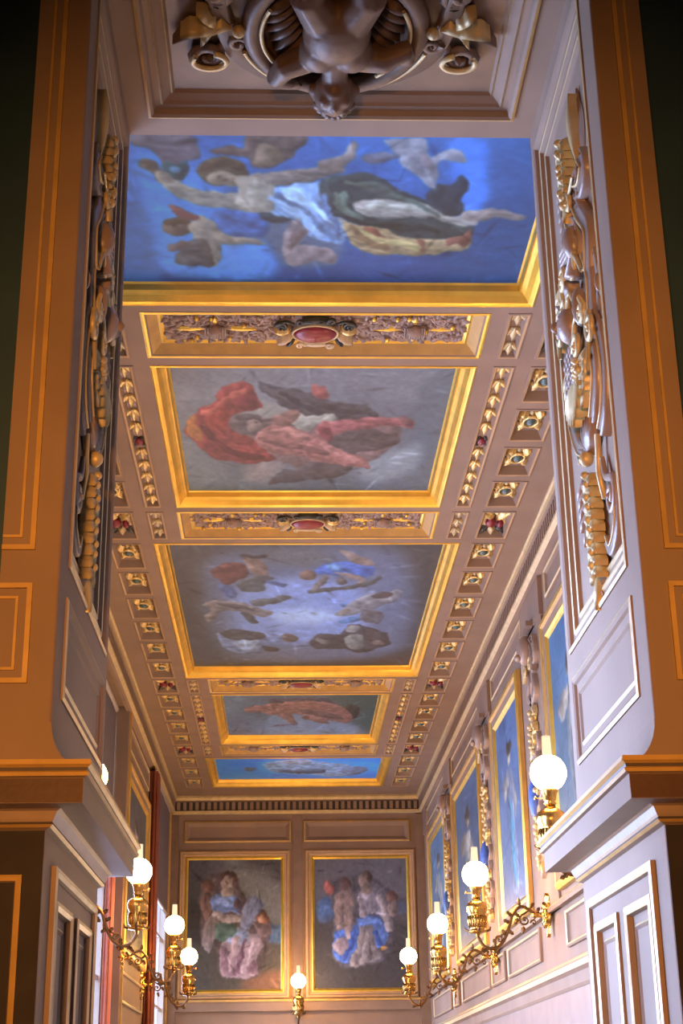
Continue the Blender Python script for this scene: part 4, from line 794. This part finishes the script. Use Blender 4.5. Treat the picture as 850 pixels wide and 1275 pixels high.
# ------------------------------------------------------------------ carved ornaments
def soffit_carving():
    t = empty('soffit_carving', (0, 4.15, 4.98)); tag(t, 'dark carved winged child in an oval cartouche with gilt leaves, under the opening', 'carving')
    T = Tceil(0)
    # putto, one continuous body (head towards the room), fused by a remesh
    m = MB(T)
    m.ellipsoid((0.0, 0.222, 0.125), (0.074, 0.088, 0.078), 'walnut', 18, 12)           # head, crown towards the room
    m.ellipsoid((0.0, 0.165, 0.145), (0.046, 0.034, 0.048), 'walnut', 12, 8)             # chin
    m.ellipsoid((0.0, 0.205, 0.198), (0.013, 0.022, 0.018), 'walnut', 8, 6)              # nose
    m.ellipsoid((0.0, 0.180, 0.190), (0.022, 0.008, 0.010), 'walnut', 8, 6)              # mouth
    for sx in (-1, 1):
        m.ellipsoid((sx * 0.034, 0.192, 0.178), (0.024, 0.024, 0.022), 'walnut', 9, 6)   # cheeks
        m.ellipsoid((sx * 0.03, 0.236, 0.188), (0.022, 0.010, 0.014), 'walnut', 9, 6)    # brow
        m.ellipsoid((sx * 0.077, 0.21, 0.12), (0.014, 0.024, 0.02), 'walnut', 8, 6)      # ears
        m.ellipsoid((sx * 0.055, 0.02, 0.10), (0.07, 0.085, 0.07), 'walnut', 14, 9)      # chest
        m.tube([(sx * 0.05, -0.14, 0.09), (sx * 0.10, -0.24, 0.10), (sx * 0.07, -0.34, 0.07)], [0.075, 0.06, 0.042], 'walnut', 10)
    m.ellipsoid((0, -0.07, 0.10), (0.115, 0.13, 0.085), 'walnut', 16, 10)                # belly
    m.tube([(0, 0.06, 0.1), (0, 0.15, 0.115)], [0.05, 0.045], 'walnut', 10)
    m.tube([(-0.08, 0.07, 0.09), (-0.17, 0.11, 0.10), (-0.20, 0.18, 0.09), (-0.15, 0.235, 0.07)], [0.05, 0.046, 0.038, 0.028], 'walnut', 10)
    m.tube([(0.08, 0.07, 0.09), (0.17, 0.06, 0.11), (0.235, 0.02, 0.10), (0.25, 0.10, 0.07)], [0.05, 0.046, 0.038, 0.028], 'walnut', 10)
    for bx, by, an in ((-0.15, 0.235, 1.0), (0.25, 0.10, 1.7)):                           # hands: five fingers
        m.ellipsoid((bx, by, 0.07), (0.026, 0.028, 0.017), 'walnut', 9, 6)
        for k in range(5):
            q = an + (k - 2) * 0.34; L = (0.036, 0.05, 0.054, 0.05, 0.04)[k]
            m.tube([(bx + 0.018 * math.cos(q), by + 0.018 * math.sin(q), 0.07), (bx + L * math.cos(q), by + L * math.sin(q), 0.062)], [0.0085, 0.0065], 'walnut', 6)
    o = m.build('putto', t)
    r = o.modifiers.new('fuse', 'REMESH'); r.mode = 'VOXEL'; r.voxel_size = 0.007; r.use_smooth_shade = True
    sm = o.modifiers.new('soften', 'SMOOTH'); sm.factor = 0.5; sm.iterations = 3
    m = MB(T)
    for ring, (rr, hh) in enumerate(((0.066, 0.10), (0.056, 0.15), (0.03, 0.18))):
        for k in range(9 - 2 * ring):
            q = 0.15 + (PI - 0.3) * k / (8 - 2 * ring)
            m.ellipsoid((rr * math.cos(q), 0.245 + rr * 0.85 * math.sin(q), hh), (0.02, 0.022, 0.018), 'walnut', 8, 6)
    m.build('hair', t)
    for sx in (-1, 1):
        m = MB(T)
        for k in range(7): m.leaf((sx * (0.08 + 0.012 * k), 0.04 - 0.028 * k), (PI / 2 + sx * (-0.5 - 0.13 * k)) if sx > 0 else PI / 2 + 0.5 + 0.13 * k, 0.17 - 0.012 * k, 0.05, 'walnut', 0.03, 0.03, 1, 0.02)
        m.build('wing', t)
    # oval frames
    def oval(rx, ry, cy, r, mt, h): return ([(rx * math.cos(q), cy + ry * math.sin(q), h) for q in np.linspace(0, 2 * PI, 41)], r, mt)
    m = MB(T)
    P, r, mt = oval(0.285, 0.30, 0.0, 0.035, 'walnut', 0.03); m.tube(P, r, mt, 8, caps=False)
    for sx in (-1, 1):
        m.strap([(sx * 0.40, -0.20), (sx * 0.37, 0.02), (sx * 0.31, 0.17), (sx * 0.16, 0.275), (sx * 0.03, 0.30)], 0.07, 0.03, 'walnut', 0.01)
        m.scroll((sx * 0.43, 0.155), 0.065, PI / 2, 1.3, 'walnut', 0.024, 0.02, -sx, [(sx * 0.30, 0.02), (sx * 0.38, 0.10)])
        m.scroll((sx * 0.40, -0.16), 0.055, PI / 2, 1.3, 'walnut', 0.022, 0.02, sx, [(sx * 0.28, -0.30)])
        m.leaf((sx * 0.34, -0.02), 0.15 if sx > 0 else PI - 0.15, 0.23, 0.07, 'walnut', 0.02, 0.03, 3, 0.03, sx * 0.5)
        m.scroll((sx * 0.33, 0.07), 0.035, 0, 1.2, 'walnut', 0.015, 0.035, sx)
    m.build('scrollwork', t)
    for sx in (-1, 1):
        m = MB(T)
        m.leaf((sx * 0.35, -0.02), 0.05 if sx > 0 else PI - 0.05, 0.17, 0.075, 'gilt_pale', 0.045, 0.025, 3, 0.04, 0, 16)
        m.leaf((sx * 0.41, -0.02), 1.0 if sx > 0 else PI - 1.0, 0.085, 0.05, 'gilt_pale', 0.05, 0.02, 2, 0.02, 0, 14); m.leaf((sx * 0.40, -0.03), -0.9 if sx > 0 else PI + 0.9, 0.10, 0.06, 'gilt_pale', 0.05, 0.02, 2, 0.02, 0, 14)
        m.ellipsoid((sx * 0.325, -0.02, 0.06), (0.022, 0.024, 0.022), 'gilt_pale', 10, 7)
        m.build('gilt_leaf', t)
        m = MB(T); m.tube([(sx * (0.37 + 0.058 * math.cos(a)) + sx * 0.06, 0.155 + 0.040 * math.sin(a), 0.046) for a in np.linspace(-0.6, 4.4, 18)], 0.011, 'gilt_pale', 6); m.build('gilt_loop', t)
        m = MB(T); m.tube([(sx * 0.25 * math.cos(a), 0.26 * math.sin(a), 0.058) for a in np.linspace(-0.5, 0.95, 16)], 0.008, 'gilt_pale', 6); m.build('gilt_line', t)
        m = MB(T); m.tube([(sx * 0.33 * math.cos(a), 0.325 * math.sin(a), 0.04) for a in np.linspace(0.35, 1.5, 16)], 0.008, 'gilt_pale', 6); m.build('gilt_line', t)
soffit_carving()

def trophy_parts():
    """ornament of the reveals in (a = y, b = z) about (4.2, 3.75): {part name: [mesh builders]}"""
    out = []
    def new(nm):
        m = MB(); out.append((nm, m)); return m
    A = lambda y, z: (y - 4.2, z - 3.75)
    def sprig(m, y, z, ang, n, L, w, mt, step=0.03, h=0.02):
        for k in range(n):
            d = step * k; c, s_ = math.cos(ang), math.sin(ang)
            for sg in (-1, 1): m.leaf(A(y + c * d, z + s_ * d), ang + sg * 0.75, L * (1 - 0.05 * k), w, mt, h, 0.014, 2, 0.02, -sg * 0.5, 8)
        m.leaf(A(y + c * step * n, z + s_ * step * n), ang, L, w, mt, h, 0.014, 1, 0.02)
    # topmost bell husk with its stem of leaves
    m = new('husk'); m.leaf(A(4.03, 4.36), PI / 2, 0.25, 0.06, 'g', 0.02, 0.02, 1, 0.01, 0, 12); m.leaf(A(4.01, 4.34), PI / 2 - 0.1, 0.30, 0.08, 'c', 0.0, 0.015, 1, 0.0, 0, 12)
    m = new('leaf_spray'); sprig(m, 4.15, 4.52, -PI / 2, 7, 0.085, 0.035, 'g', 0.034, 0.03)
    for k in range(9): m.ellipsoid(A(4.15 + 0.018 * math.sin(k * 2.3), 4.50 - 0.03 * k) + (0.045,), (0.014, 0.017, 0.014), 'g', 7, 5)
    m = new('leaf_spray'); sprig(m, 4.27, 4.45, -PI / 2 - 0.1, 5, 0.09, 0.04, 'c', 0.045, 0.015)
    m = new('leaf_spray'); sprig(m, 4.05, 4.36, -PI / 2 + 0.2, 3, 0.08, 0.035, 'c', 0.04, 0.01)
    # ribbon
    m = new('ribbon'); m.strap([A(3.97, 4.34), A(3.93, 4.27), A(4.0, 4.23), A(4.10, 4.27), A(4.04, 4.17), A(3.95, 4.06), A(3.98, 3.93)], 0.05, 0.022, 'c', 0.008, 'g')
    m = new('ribbon'); m.strap([A(4.19, 4.31), A(4.17, 4.22), A(4.10, 4.15), A(4.12, 4.06)], 0.055, 0.024, 'c', 0.010, 'g')
    m = new('volute'); m.scroll(A(4.12, 4.25), 0.034, 0, 1.4, 'g', 0.011, 0.035, 1, [A(4.04, 4.30)])
    # flask, pipes, volutes
    m = new('flask'); m.ellipsoid(A(4.12, 4.11) + (0.03,), (0.040, 0.060, 0.034), 'c', 14, 9); m.tube([A(4.12, 4.05) + (0.03,), A(4.13, 3.99) + (0.035,)], [0.02, 0.028], 'c', 10)
    m = new('pipes')
    for k in range(7): m.tube([A(4.24, 4.19 - 0.021 * k) + (0.02,), A(4.31, 4.18 - 0.022 * k) + (0.032,), A(4.36, 4.14 - 0.02 * k) + (0.012,)], 0.0085, 'c', 6)
    for y, z, R, a0, tn, d, tail in ((4.14, 4.035, 0.05, PI / 2, 1.6, 1, [A(4.02, 3.95), A(4.07, 4.02)]), (4.29, 4.08, 0.042, 0, 1.7, -1, [A(4.37, 3.99), A(4.32, 3.99)]), (4.30, 3.965, 0.056, PI, 1.5, 1, [A(4.15, 3.90), A(4.21, 3.98)]), (3.96, 3.73, 0.052, PI / 2, 1.5, -1, [A(4.04, 3.62)]), (4.17, 3.765, 0.045, 0, 1.4, 1, [A(4.10, 3.86), A(4.17, 3.85)]), (4.40, 3.93, 0.035, 0, 1.3, -1, [A(4.44, 3.86)]), (4.06, 3.83, 0.035, PI, 1.4, 1, [A(4.12, 3.93)])):
        m = new('volute'); m.scroll(A(y, z), R, a0, tn, 'g', 0.012, 0.035, d, tail, 8)
    m = new('leaf_spray'); sprig(m, 4.40, 4.12, -PI / 2 + 0.25, 5, 0.075, 0.032, 'g', 0.032, 0.015)
    # long straps either side
    m = new('strapwork'); m.strap([A(4.03, 4.03), A(3.975, 3.92), A(3.985, 3.80), A(3.92, 3.70), A(3.89, 3.57), A(3.93, 3.45), A(4.0, 3.40)], 0.045, 0.020, 'c', 0.008, 'g')
    m = new('strapwork'); m.strap([A(3.94, 3.98), A(3.915, 3.88), A(3.93, 3.77), A(3.865, 3.68), A(3.85, 3.56), A(3.90, 3.46)], 0.020, 0.014, 'c', 0.004)
    m = new('cabochon'); m.ellipsoid(A(3.86, 3.83) + (0.012,), (0.022, 0.075, 0.016), 'c', 12, 8); m.ellipsoid(A(3.86, 3.82) + (0.024,), (0.012, 0.032, 0.012), 'c', 10, 7)
    m = new('cabochon'); m.ellipsoid(A(4.10, 3.87) + (0.03,), (0.022, 0.07, 0.024), 'c', 12, 8)
    # mask with scaled cuirass below
    m = new('mask'); m.ellipsoid(A(4.28, 3.90) + (0.025,), (0.055, 0.065, 0.042), 'c', 16, 10); m.ellipsoid(A(4.295, 3.90) + (0.065,), (0.012, 0.022, 0.016), 'c', 8, 6)
    for sg in (-1, 1):
        m.ellipsoid(A(4.29 + sg * 0.022, 3.918) + (0.056,), (0.016, 0.008, 0.010), 'c', 8, 6); m.ellipsoid(A(4.29 + sg * 0.025, 3.885) + (0.052,), (0.016, 0.016, 0.012), 'c', 8, 6)
        m.leaf(A(4.28 + sg * 0.03, 3.955), PI / 2 - sg * 0.7, 0.08, 0.04, 'c', 0.03, 0.014, 2, 0.02)
    m = new('scales')
    for r in range(6):
        for k in range(4): m.leaf(A(4.255 + 0.034 * k + 0.017 * (r % 2), 3.84 - 0.024 * r), -PI / 2, 0.042, 0.032, 'c', 0.030, 0.008, 1, 0.006, 0, 6)
    m = new('fruit_bunch')
    for k in range(13): m.ellipsoid(A(4.19 + 0.028 * math.cos(k * 2.4) * (k / 13) ** 0.5, 3.70 + 0.035 * math.sin(k * 2.4) * (k / 13) ** 0.5) + (0.036,), (0.014, 0.014, 0.014), 'g', 7, 5)
    # shell
    m = new('shell')
    for k in range(9):
        q = -PI / 2 + (k - 4) * 0.22
        m.leaf(A(4.25, 3.71), q, 0.18 - 0.010 * abs(k - 4), 0.036, 'g', 0.02, 0.020, 1, 0.028, 0, 10)
    m = new('leaf_spray'); sprig(m, 4.375, 3.80, -PI / 2 - 0.1, 4, 0.085, 0.04, 'g', 0.035, 0.018)
    m = new('leaf_spray'); sprig(m, 4.12, 3.74, -PI / 2 + 0.25, 4, 0.07, 0.03, 'g', 0.03, 0.018)
    # straps meeting at the palmette
    m = new('strapwork'); m.strap([A(4.41, 3.70), A(4.395, 3.60), A(4.32, 3.49), A(4.20, 3.43)], 0.040, 0.020, 'c', 0.008, 'g')
    m = new('strapwork'); m.strap([A(4.02, 3.70), A(4.0, 3.60), A(4.06, 3.50), A(4.16, 3.43)], 0.045, 0.022, 'c', 0.008, 'g')
    m = new('palmette')
    for k in range(7): m.leaf(A(4.165, 3.40), PI / 2 + (k - 3) * 0.34, 0.115, 0.030, 'c', 0.02, 0.016, 1, 0.016)
    m.ellipsoid(A(4.165, 3.385) + (0.034,), (0.022, 0.026, 0.02), 'g', 9, 6)
    # long husk drop
    m = new('husk_drop')
    for k in range(9):
        z = 3.34 - 0.036 * k
        for sg in (-1, 1): m.leaf(A(4.165, z), -PI / 2 + sg * 0.62, 0.07, 0.030, 'g', 0.024, 0.016, 2, 0.018)
        m.ellipsoid(A(4.165 + 0.008 * (-1) ** k, z - 0.006) + (0.04,), (0.012, 0.014, 0.012), 'g', 7, 5)
    m.leaf(A(4.175, 3.03), -PI / 2, 0.12, 0.04, 'g', 0.02, 0.016, 1, 0.02)
    m = new('leaf_spray')
    for sg, L in ((-0.3, 0.15), (0, 0.19), (0.3, 0.15)): m.leaf(A(4.20, 3.09), -PI / 2 + sg, L, 0.045, 'c', 0.008, 0.015, 1, 0.015)
    m = new('stem'); m.tube([A(4.06, 3.42) + (0.02,), A(4.08, 3.30) + (0.02,), A(4.07, 3.22) + (0.012,)], 0.009, 'g', 6)
    m = new('volute'); m.scroll(A(3.95, 3.18), 0.058, PI / 2, 1.5, 'c', 0.015, 0.015, 1, [A(4.05, 3.34), A(4.02, 3.27)], 8)
    m = new('ribbon'); m.strap([A(3.90, 3.17), A(3.925, 3.08), A(4.02, 3.04), A(4.07, 3.09)], 0.034, 0.016, 'c', 0.006, 'g')
    m = new('leaf_spray'); sprig(m, 4.34, 3.40, -PI / 2 - 0.05, 4, 0.08, 0.036, 'c', 0.04, 0.008)
    m = new('stem'); m.tube([A(4.36, 3.72) + (0.012,), A(4.42, 3.58) + (0.012,), A(4.38, 3.46) + (0.012,)], 0.006, 'g', 5)
    return out
def trophies():
    parts = trophy_parts()
    for s in (-1, 1):
        T = (lambda a, b, h: (-s * (h * 1.15 - 0.030), a, b))
        t = empty('carved_trophy', (s * 0.745, 4.2, 3.75))
        tag(t, 'pale carved and gilt trophy of scrolls, mask and shell on the daylit pier' if s > 0 else 'shadowed carved trophy of scrolls and gilt leaves on the dark brown pier', 'carving', 'carved trophies on the piers of the opening')
        for nm, src in parts:
            m = MB(); m.v = [T(*v) for v in src.v]; m.f = src.f; m.m = src.m; m.sm = src.sm; m.mats = [{'c': 'carving', 'g': 'gilt_pale'}[k] for k in src.mats]
            m.build(nm, t)
trophies()

def wall_drops():
    labs = ['carved gilt drop behind the nearest right wall lamp globe', 'carved gilt drop between the second and third right wall paintings', 'carved gilt drop between the third and farthest right wall paintings']
    labs = ['carved gilt drop beside the half hidden painting, above the nearest right lamp',
            'carved gilt drop between the teal draped and white robed right wall paintings',
            'farthest carved drop on the right wall, before the last blue painting']
    for yc, lab in zip((11.45, 14.5, 18.1), labs):
        t = empty('carved_drop', (XW - 0.02, yc, 4.0)); tag(t, lab, 'carving', 'carved drops on the right wall')
        T = (lambda a, b, h: (-h, a, b))
        def new(): return MB(T)
        C = new(); C.box(-0.16, 0.16, 1.02, 1.06, 0, 0.07, 'paint'); C.build('bracket', t)
        C = new(); C.ellipsoid((0, 0.86, 0.06), (0.10, 0.12, 0.07), 'carving', 14, 9); C.ellipsoid((0, 0.80, 0.12), (0.05, 0.03, 0.03), 'carving', 10, 6); C.build('helmet', t)
        Gp = new()
        for k in range(6): Gp.leaf((0.02 + 0.02 * k, 0.98 - 0.03 * k), -0.6 - 0.15 * k, 0.20, 0.05, 'gilt_pale' if k % 2 else 'carving', 0.04, 0.02, 2, 0.03)
        Gp.build('plume', t); C = new()
        for k in range(4): C.leaf((-0.04 - 0.02 * k, 0.96 - 0.05 * k), PI + 0.5 + 0.15 * k, 0.20, 0.05, 'carving', 0.03, 0.02, 2, 0.03)
        C.build('plume', t)
        for sg in (-1, 1):
            C = new(); C.strap([(sg * 0.18, 0.92), (sg * 0.24, 0.78), (sg * 0.10, 0.66), (sg * 0.16, 0.52), (sg * 0.05, 0.46)], 0.07, 0.03, 'carving', 0.015); C.build('ribbon', t)
            Gp = new(); Gp.scroll((sg * 0.12, 0.72), 0.06, 0 if sg > 0 else PI, 1.3, 'gilt_pale', 0.016, 0.05, sg); Gp.build('volute', t)
        rnd = random.Random(int(yc * 10))
        for z0, n in ((0.42, 14), (0.02, 11), (-0.34, 12), (-0.64, 7)):
            Gp = new()
            for k in range(n):
                Gp.leaf((rnd.uniform(-0.07, 0.07), z0 - 0.026 * k), rnd.uniform(-2.4, -0.7), 0.10, 0.05, 'gilt_bright' if k % 3 else 'gilt_pale', 0.025, 0.022, 2, 0.025)
                if k % 2: Gp.ellipsoid((rnd.uniform(-0.05, 0.05), z0 - 0.026 * k - 0.03, 0.05), (0.024, 0.024, 0.024), 'gilt_pale', 8, 6)
            Gp.build('gilt_bunch', t)
        for z0 in (0.10, -0.28, -0.62):
            C = new(); C.strap([(-0.12, z0 + 0.08), (-0.15, z0), (0, z0 - 0.06), (0.15, z0), (0.12, z0 + 0.08)], 0.045, 0.022, 'carving', 0.015)
            for sg in (-1, 1): C.leaf((sg * 0.05, z0), -PI / 2 + sg * 0.5, 0.17, 0.06, 'carving', 0.02, 0.022, 2, 0.02)
            C.build('swag', t)
        C = new(); C.tube([(0, 0.6, 0.02), (0.01, 0, 0.02), (0, -0.80, 0.02)], 0.018, 'carving', 6); C.leaf((0, -0.70), -PI / 2, 0.20, 0.08, 'carving', 0.02, 0.02, 1, 0.02); C.build('stem', t)
        m = MB(T); m.ellipsoid((0.02, -0.30, 0.05), (0.06, 0.16, 0.05), 'lapis', 14, 9); m.build('shield', t)
wall_drops()

# ------------------------------------------------------------------ oil-lamp brackets
def lamp_meshes():
    D = {}
    def keep(nm, m):
        o = m.build(nm); D[nm] = o.data; bpy.data.objects.remove(o)
    m = MB(lambda a, b, h: (h, a, b))       # lathe axis along the arm (x): wall plate
    m.lathe((0, 0, 0), [(0.0, 0.0), (0.075, 0.0), (0.085, 0.012), (0.07, 0.022), (0.055, 0.02), (0.06, 0.034), (0.045, 0.048), (0.02, 0.052), (0.018, 0.10), (0.028, 0.11), (0.018, 0.12), (0.014, 0.14), (0.0, 0.141)], 'brass', 20)
    for k in range(8): m.leaf((0.02 * math.cos(k * PI / 4), 0.02 * math.sin(k * PI / 4)), k * PI / 4, 0.075, 0.04, 'brass', 0.03, 0.02, 1, 0.02)
    m.leaf((0, 0.06), PI / 2, 0.10, 0.07, 'brass', 0.01, 0.02, 2, 0.02); m.leaf((0, -0.06), -PI / 2, 0.10, 0.07, 'brass', 0.01, 0.02, 2, 0.02)
    keep('wall_plate', m)
    P = smooth_path([(0.10, 0.0, 0.0), (0.16, 0.0, 0.045), (0.215, 0.0, 0.062), (0.275, 0.0, 0.01), (0.31, 0.0, -0.09), (0.36, 0.0, -0.19), (0.43, 0.0, -0.235), (0.50, 0.0, -0.215), (0.54, 0.0, -0.15)], 6)
    m = MB(); m.tube(P, [0.012] * len(P), 'bronze', 8)
    keep('arm', m)
    m = MB(lambda a, b, h: (a, h, b))       # scrolled foliage in the plane of the arm
    m.scroll((0.19, -0.035), 0.045, PI / 2, 1.3, 'bronze', 0.008, 0.0, -1, [(0.10, -0.01), (0.15, 0.03)]); m.scroll((0.125, -0.055), 0.025, 0, 1.1, 'bronze', 0.006, 0.0, 1, [(0.10, -0.01)])
    m.scroll((0.385, -0.17), 0.03, 0, 1.2, 'bronze', 0.007, 0.0, 1, [(0.325, -0.12)])
    for (a, b), ang in (((0.15, 0.05), 2.2), ((0.22, 0.07), 1.2), ((0.28, 0.0), 0.4), ((0.30, -0.05), 0.2), ((0.27, 0.02), 3.6), ((0.33, -0.14), 0.7), ((0.32, -0.11), 3.5), ((0.40, -0.225), -1.2), ((0.42, -0.23), 1.4), ((0.47, -0.23), -0.8), ((0.10, 0.01), 1.9), ((0.24, -0.02), -1.2), ((0.20, -0.08), -1.5)):
        m.leaf((a, b), ang, 0.055, 0.03, 'bronze', 0.004, 0.010, 2, 0.008, 0.6, 7)
    keep('arm_foliage', m)
    m = MB()
    m.lathe((0, 0, 0), [(0.0, -0.15), (0.012, -0.15), (0.016, -0.13), (0.03, -0.125), (0.068, -0.118), (0.072, -0.108), (0.05, -0.10), (0.056, -0.085), (0.064, -0.06), (0.066, -0.02), (0.060, 0.0), (0.064, 0.012), (0.076, 0.035), (0.079, 0.06), (0.070, 0.088), (0.045, 0.105), (0.03, 0.11), (0.028, 0.125), (0.0, 0.126)], 'brass', 24)
    for k in range(20):
        a = 2 * PI * k / 20
        m.tube([(0.060 * math.cos(a), 0.060 * math.sin(a), -0.085), (0.069 * math.cos(a), 0.069 * math.sin(a), -0.04), (0.066 * math.cos(a), 0.066 * math.sin(a), 0.0)], 0.006, 'brass', 5)
    for k in range(4):
        a = k * PI / 2; m.tube([(0.06 * math.cos(a), 0.06 * math.sin(a), -0.112), (0.09 * math.cos(a), 0.09 * math.sin(a), -0.10), (0.095 * math.cos(a), 0.095 * math.sin(a), -0.08)], [0.012, 0.01, 0.006], 'bronze', 6)
    keep('oil_font', m)
    m = MB(); m.lathe((0, 0, 0), [(0.0, -0.085), (0.026, -0.085), (0.036, -0.075), (0.026, -0.062), (0.034, -0.058), (0.040, -0.02), (0.046, -0.012), (0.046, 0.0), (0.040, 0.004), (0.0, 0.005)], 'brass', 20)
    m.tube([(0.03, 0, -0.045), (0.075, 0, -0.045)], 0.004, 'brass', 6); m.ellipsoid((0.08, 0, -0.045), (0.006, 0.012, 0.012), 'brass', 8, 6)
    keep('burner', m)
    m = MB(); R = 0.0975
    m.lathe((0, 0, 0), [(R * math.sin(q), -R * math.cos(q)) for q in np.linspace(0.42, PI - 0.30, 22)], 'lit_globe', 28); keep('globe', m)
    m = MB(); rows = [[(r * math.cos(2 * PI * k / 16), r * math.sin(2 * PI * k / 16), z) for k in range(16)] for r, z in ((0.028, 0.088), (0.026, 0.13), (0.024, 0.20), (0.021, 0.20), (0.023, 0.13), (0.025, 0.088))]
    m.grid(rows, 'lit_chimney', True); keep('chimney', m)
    return D
LM = lamp_meshes()
def lamp(wall, pos, z, lab):
    """wall: 'r', 'l' or 'f'; pos along the wall; z of the wall plate"""
    loc, rz = {'r': ((XW - 0.02, pos, z), PI), 'l': ((-XW, pos, z), 0.0), 'f': ((pos, YE - 0.03, z), -PI / 2)}[wall]
    t = empty('oil_lamp', loc, rz); tag(t, lab, 'lamp', 'brass oil lamps with lit white globes')
    inst(LM['wall_plate'], 'wall_plate', t); a = inst(LM['arm'], 'arm', t); inst(LM['arm_foliage'], 'foliage', a)
    f = inst(LM['oil_font'], 'oil_font', t, (0.54, 0, 0.0)); inst(LM['burner'], 'burner', t, (0.54, 0, 0.21))
    g = inst(LM['globe'], 'globe', t, (0.54, 0, 0.30)); inst(LM['chimney'], 'chimney', t, (0.54, 0, 0.30))
lamp('r', 8.04, 2.91, 'nearest lit oil lamp on the right, its globe above the white pier ledge')
lamp('r', 11.42, 2.833, 'second oil lamp on the right wall, below the tall teal figure painting')
lamp('r', 14.42, 2.787, 'third oil lamp on the right wall, brass arm reaching from behind the second')
lamp('r', 17.98, 2.80, 'farthest oil lamp on the right wall, in front of the globe painting corner')
lamp('l', 8.44, 2.989, 'oil lamp mostly hidden by the dark pier, only a sliver of globe showing')
lamp('l', 11.5, 2.89, 'nearest fully visible oil lamp on the left, globe touching the dark pier ledge')
lamp('l', 15.36, 2.90, 'second visible oil lamp on the left, against the far wall corner')
lamp('l', 17.80, 2.81, 'farthest oil lamp on the left, over the seated woman painting corner')
lamp('f', 0.0, 2.745, 'small oil lamp on the far wall between its two paintings')
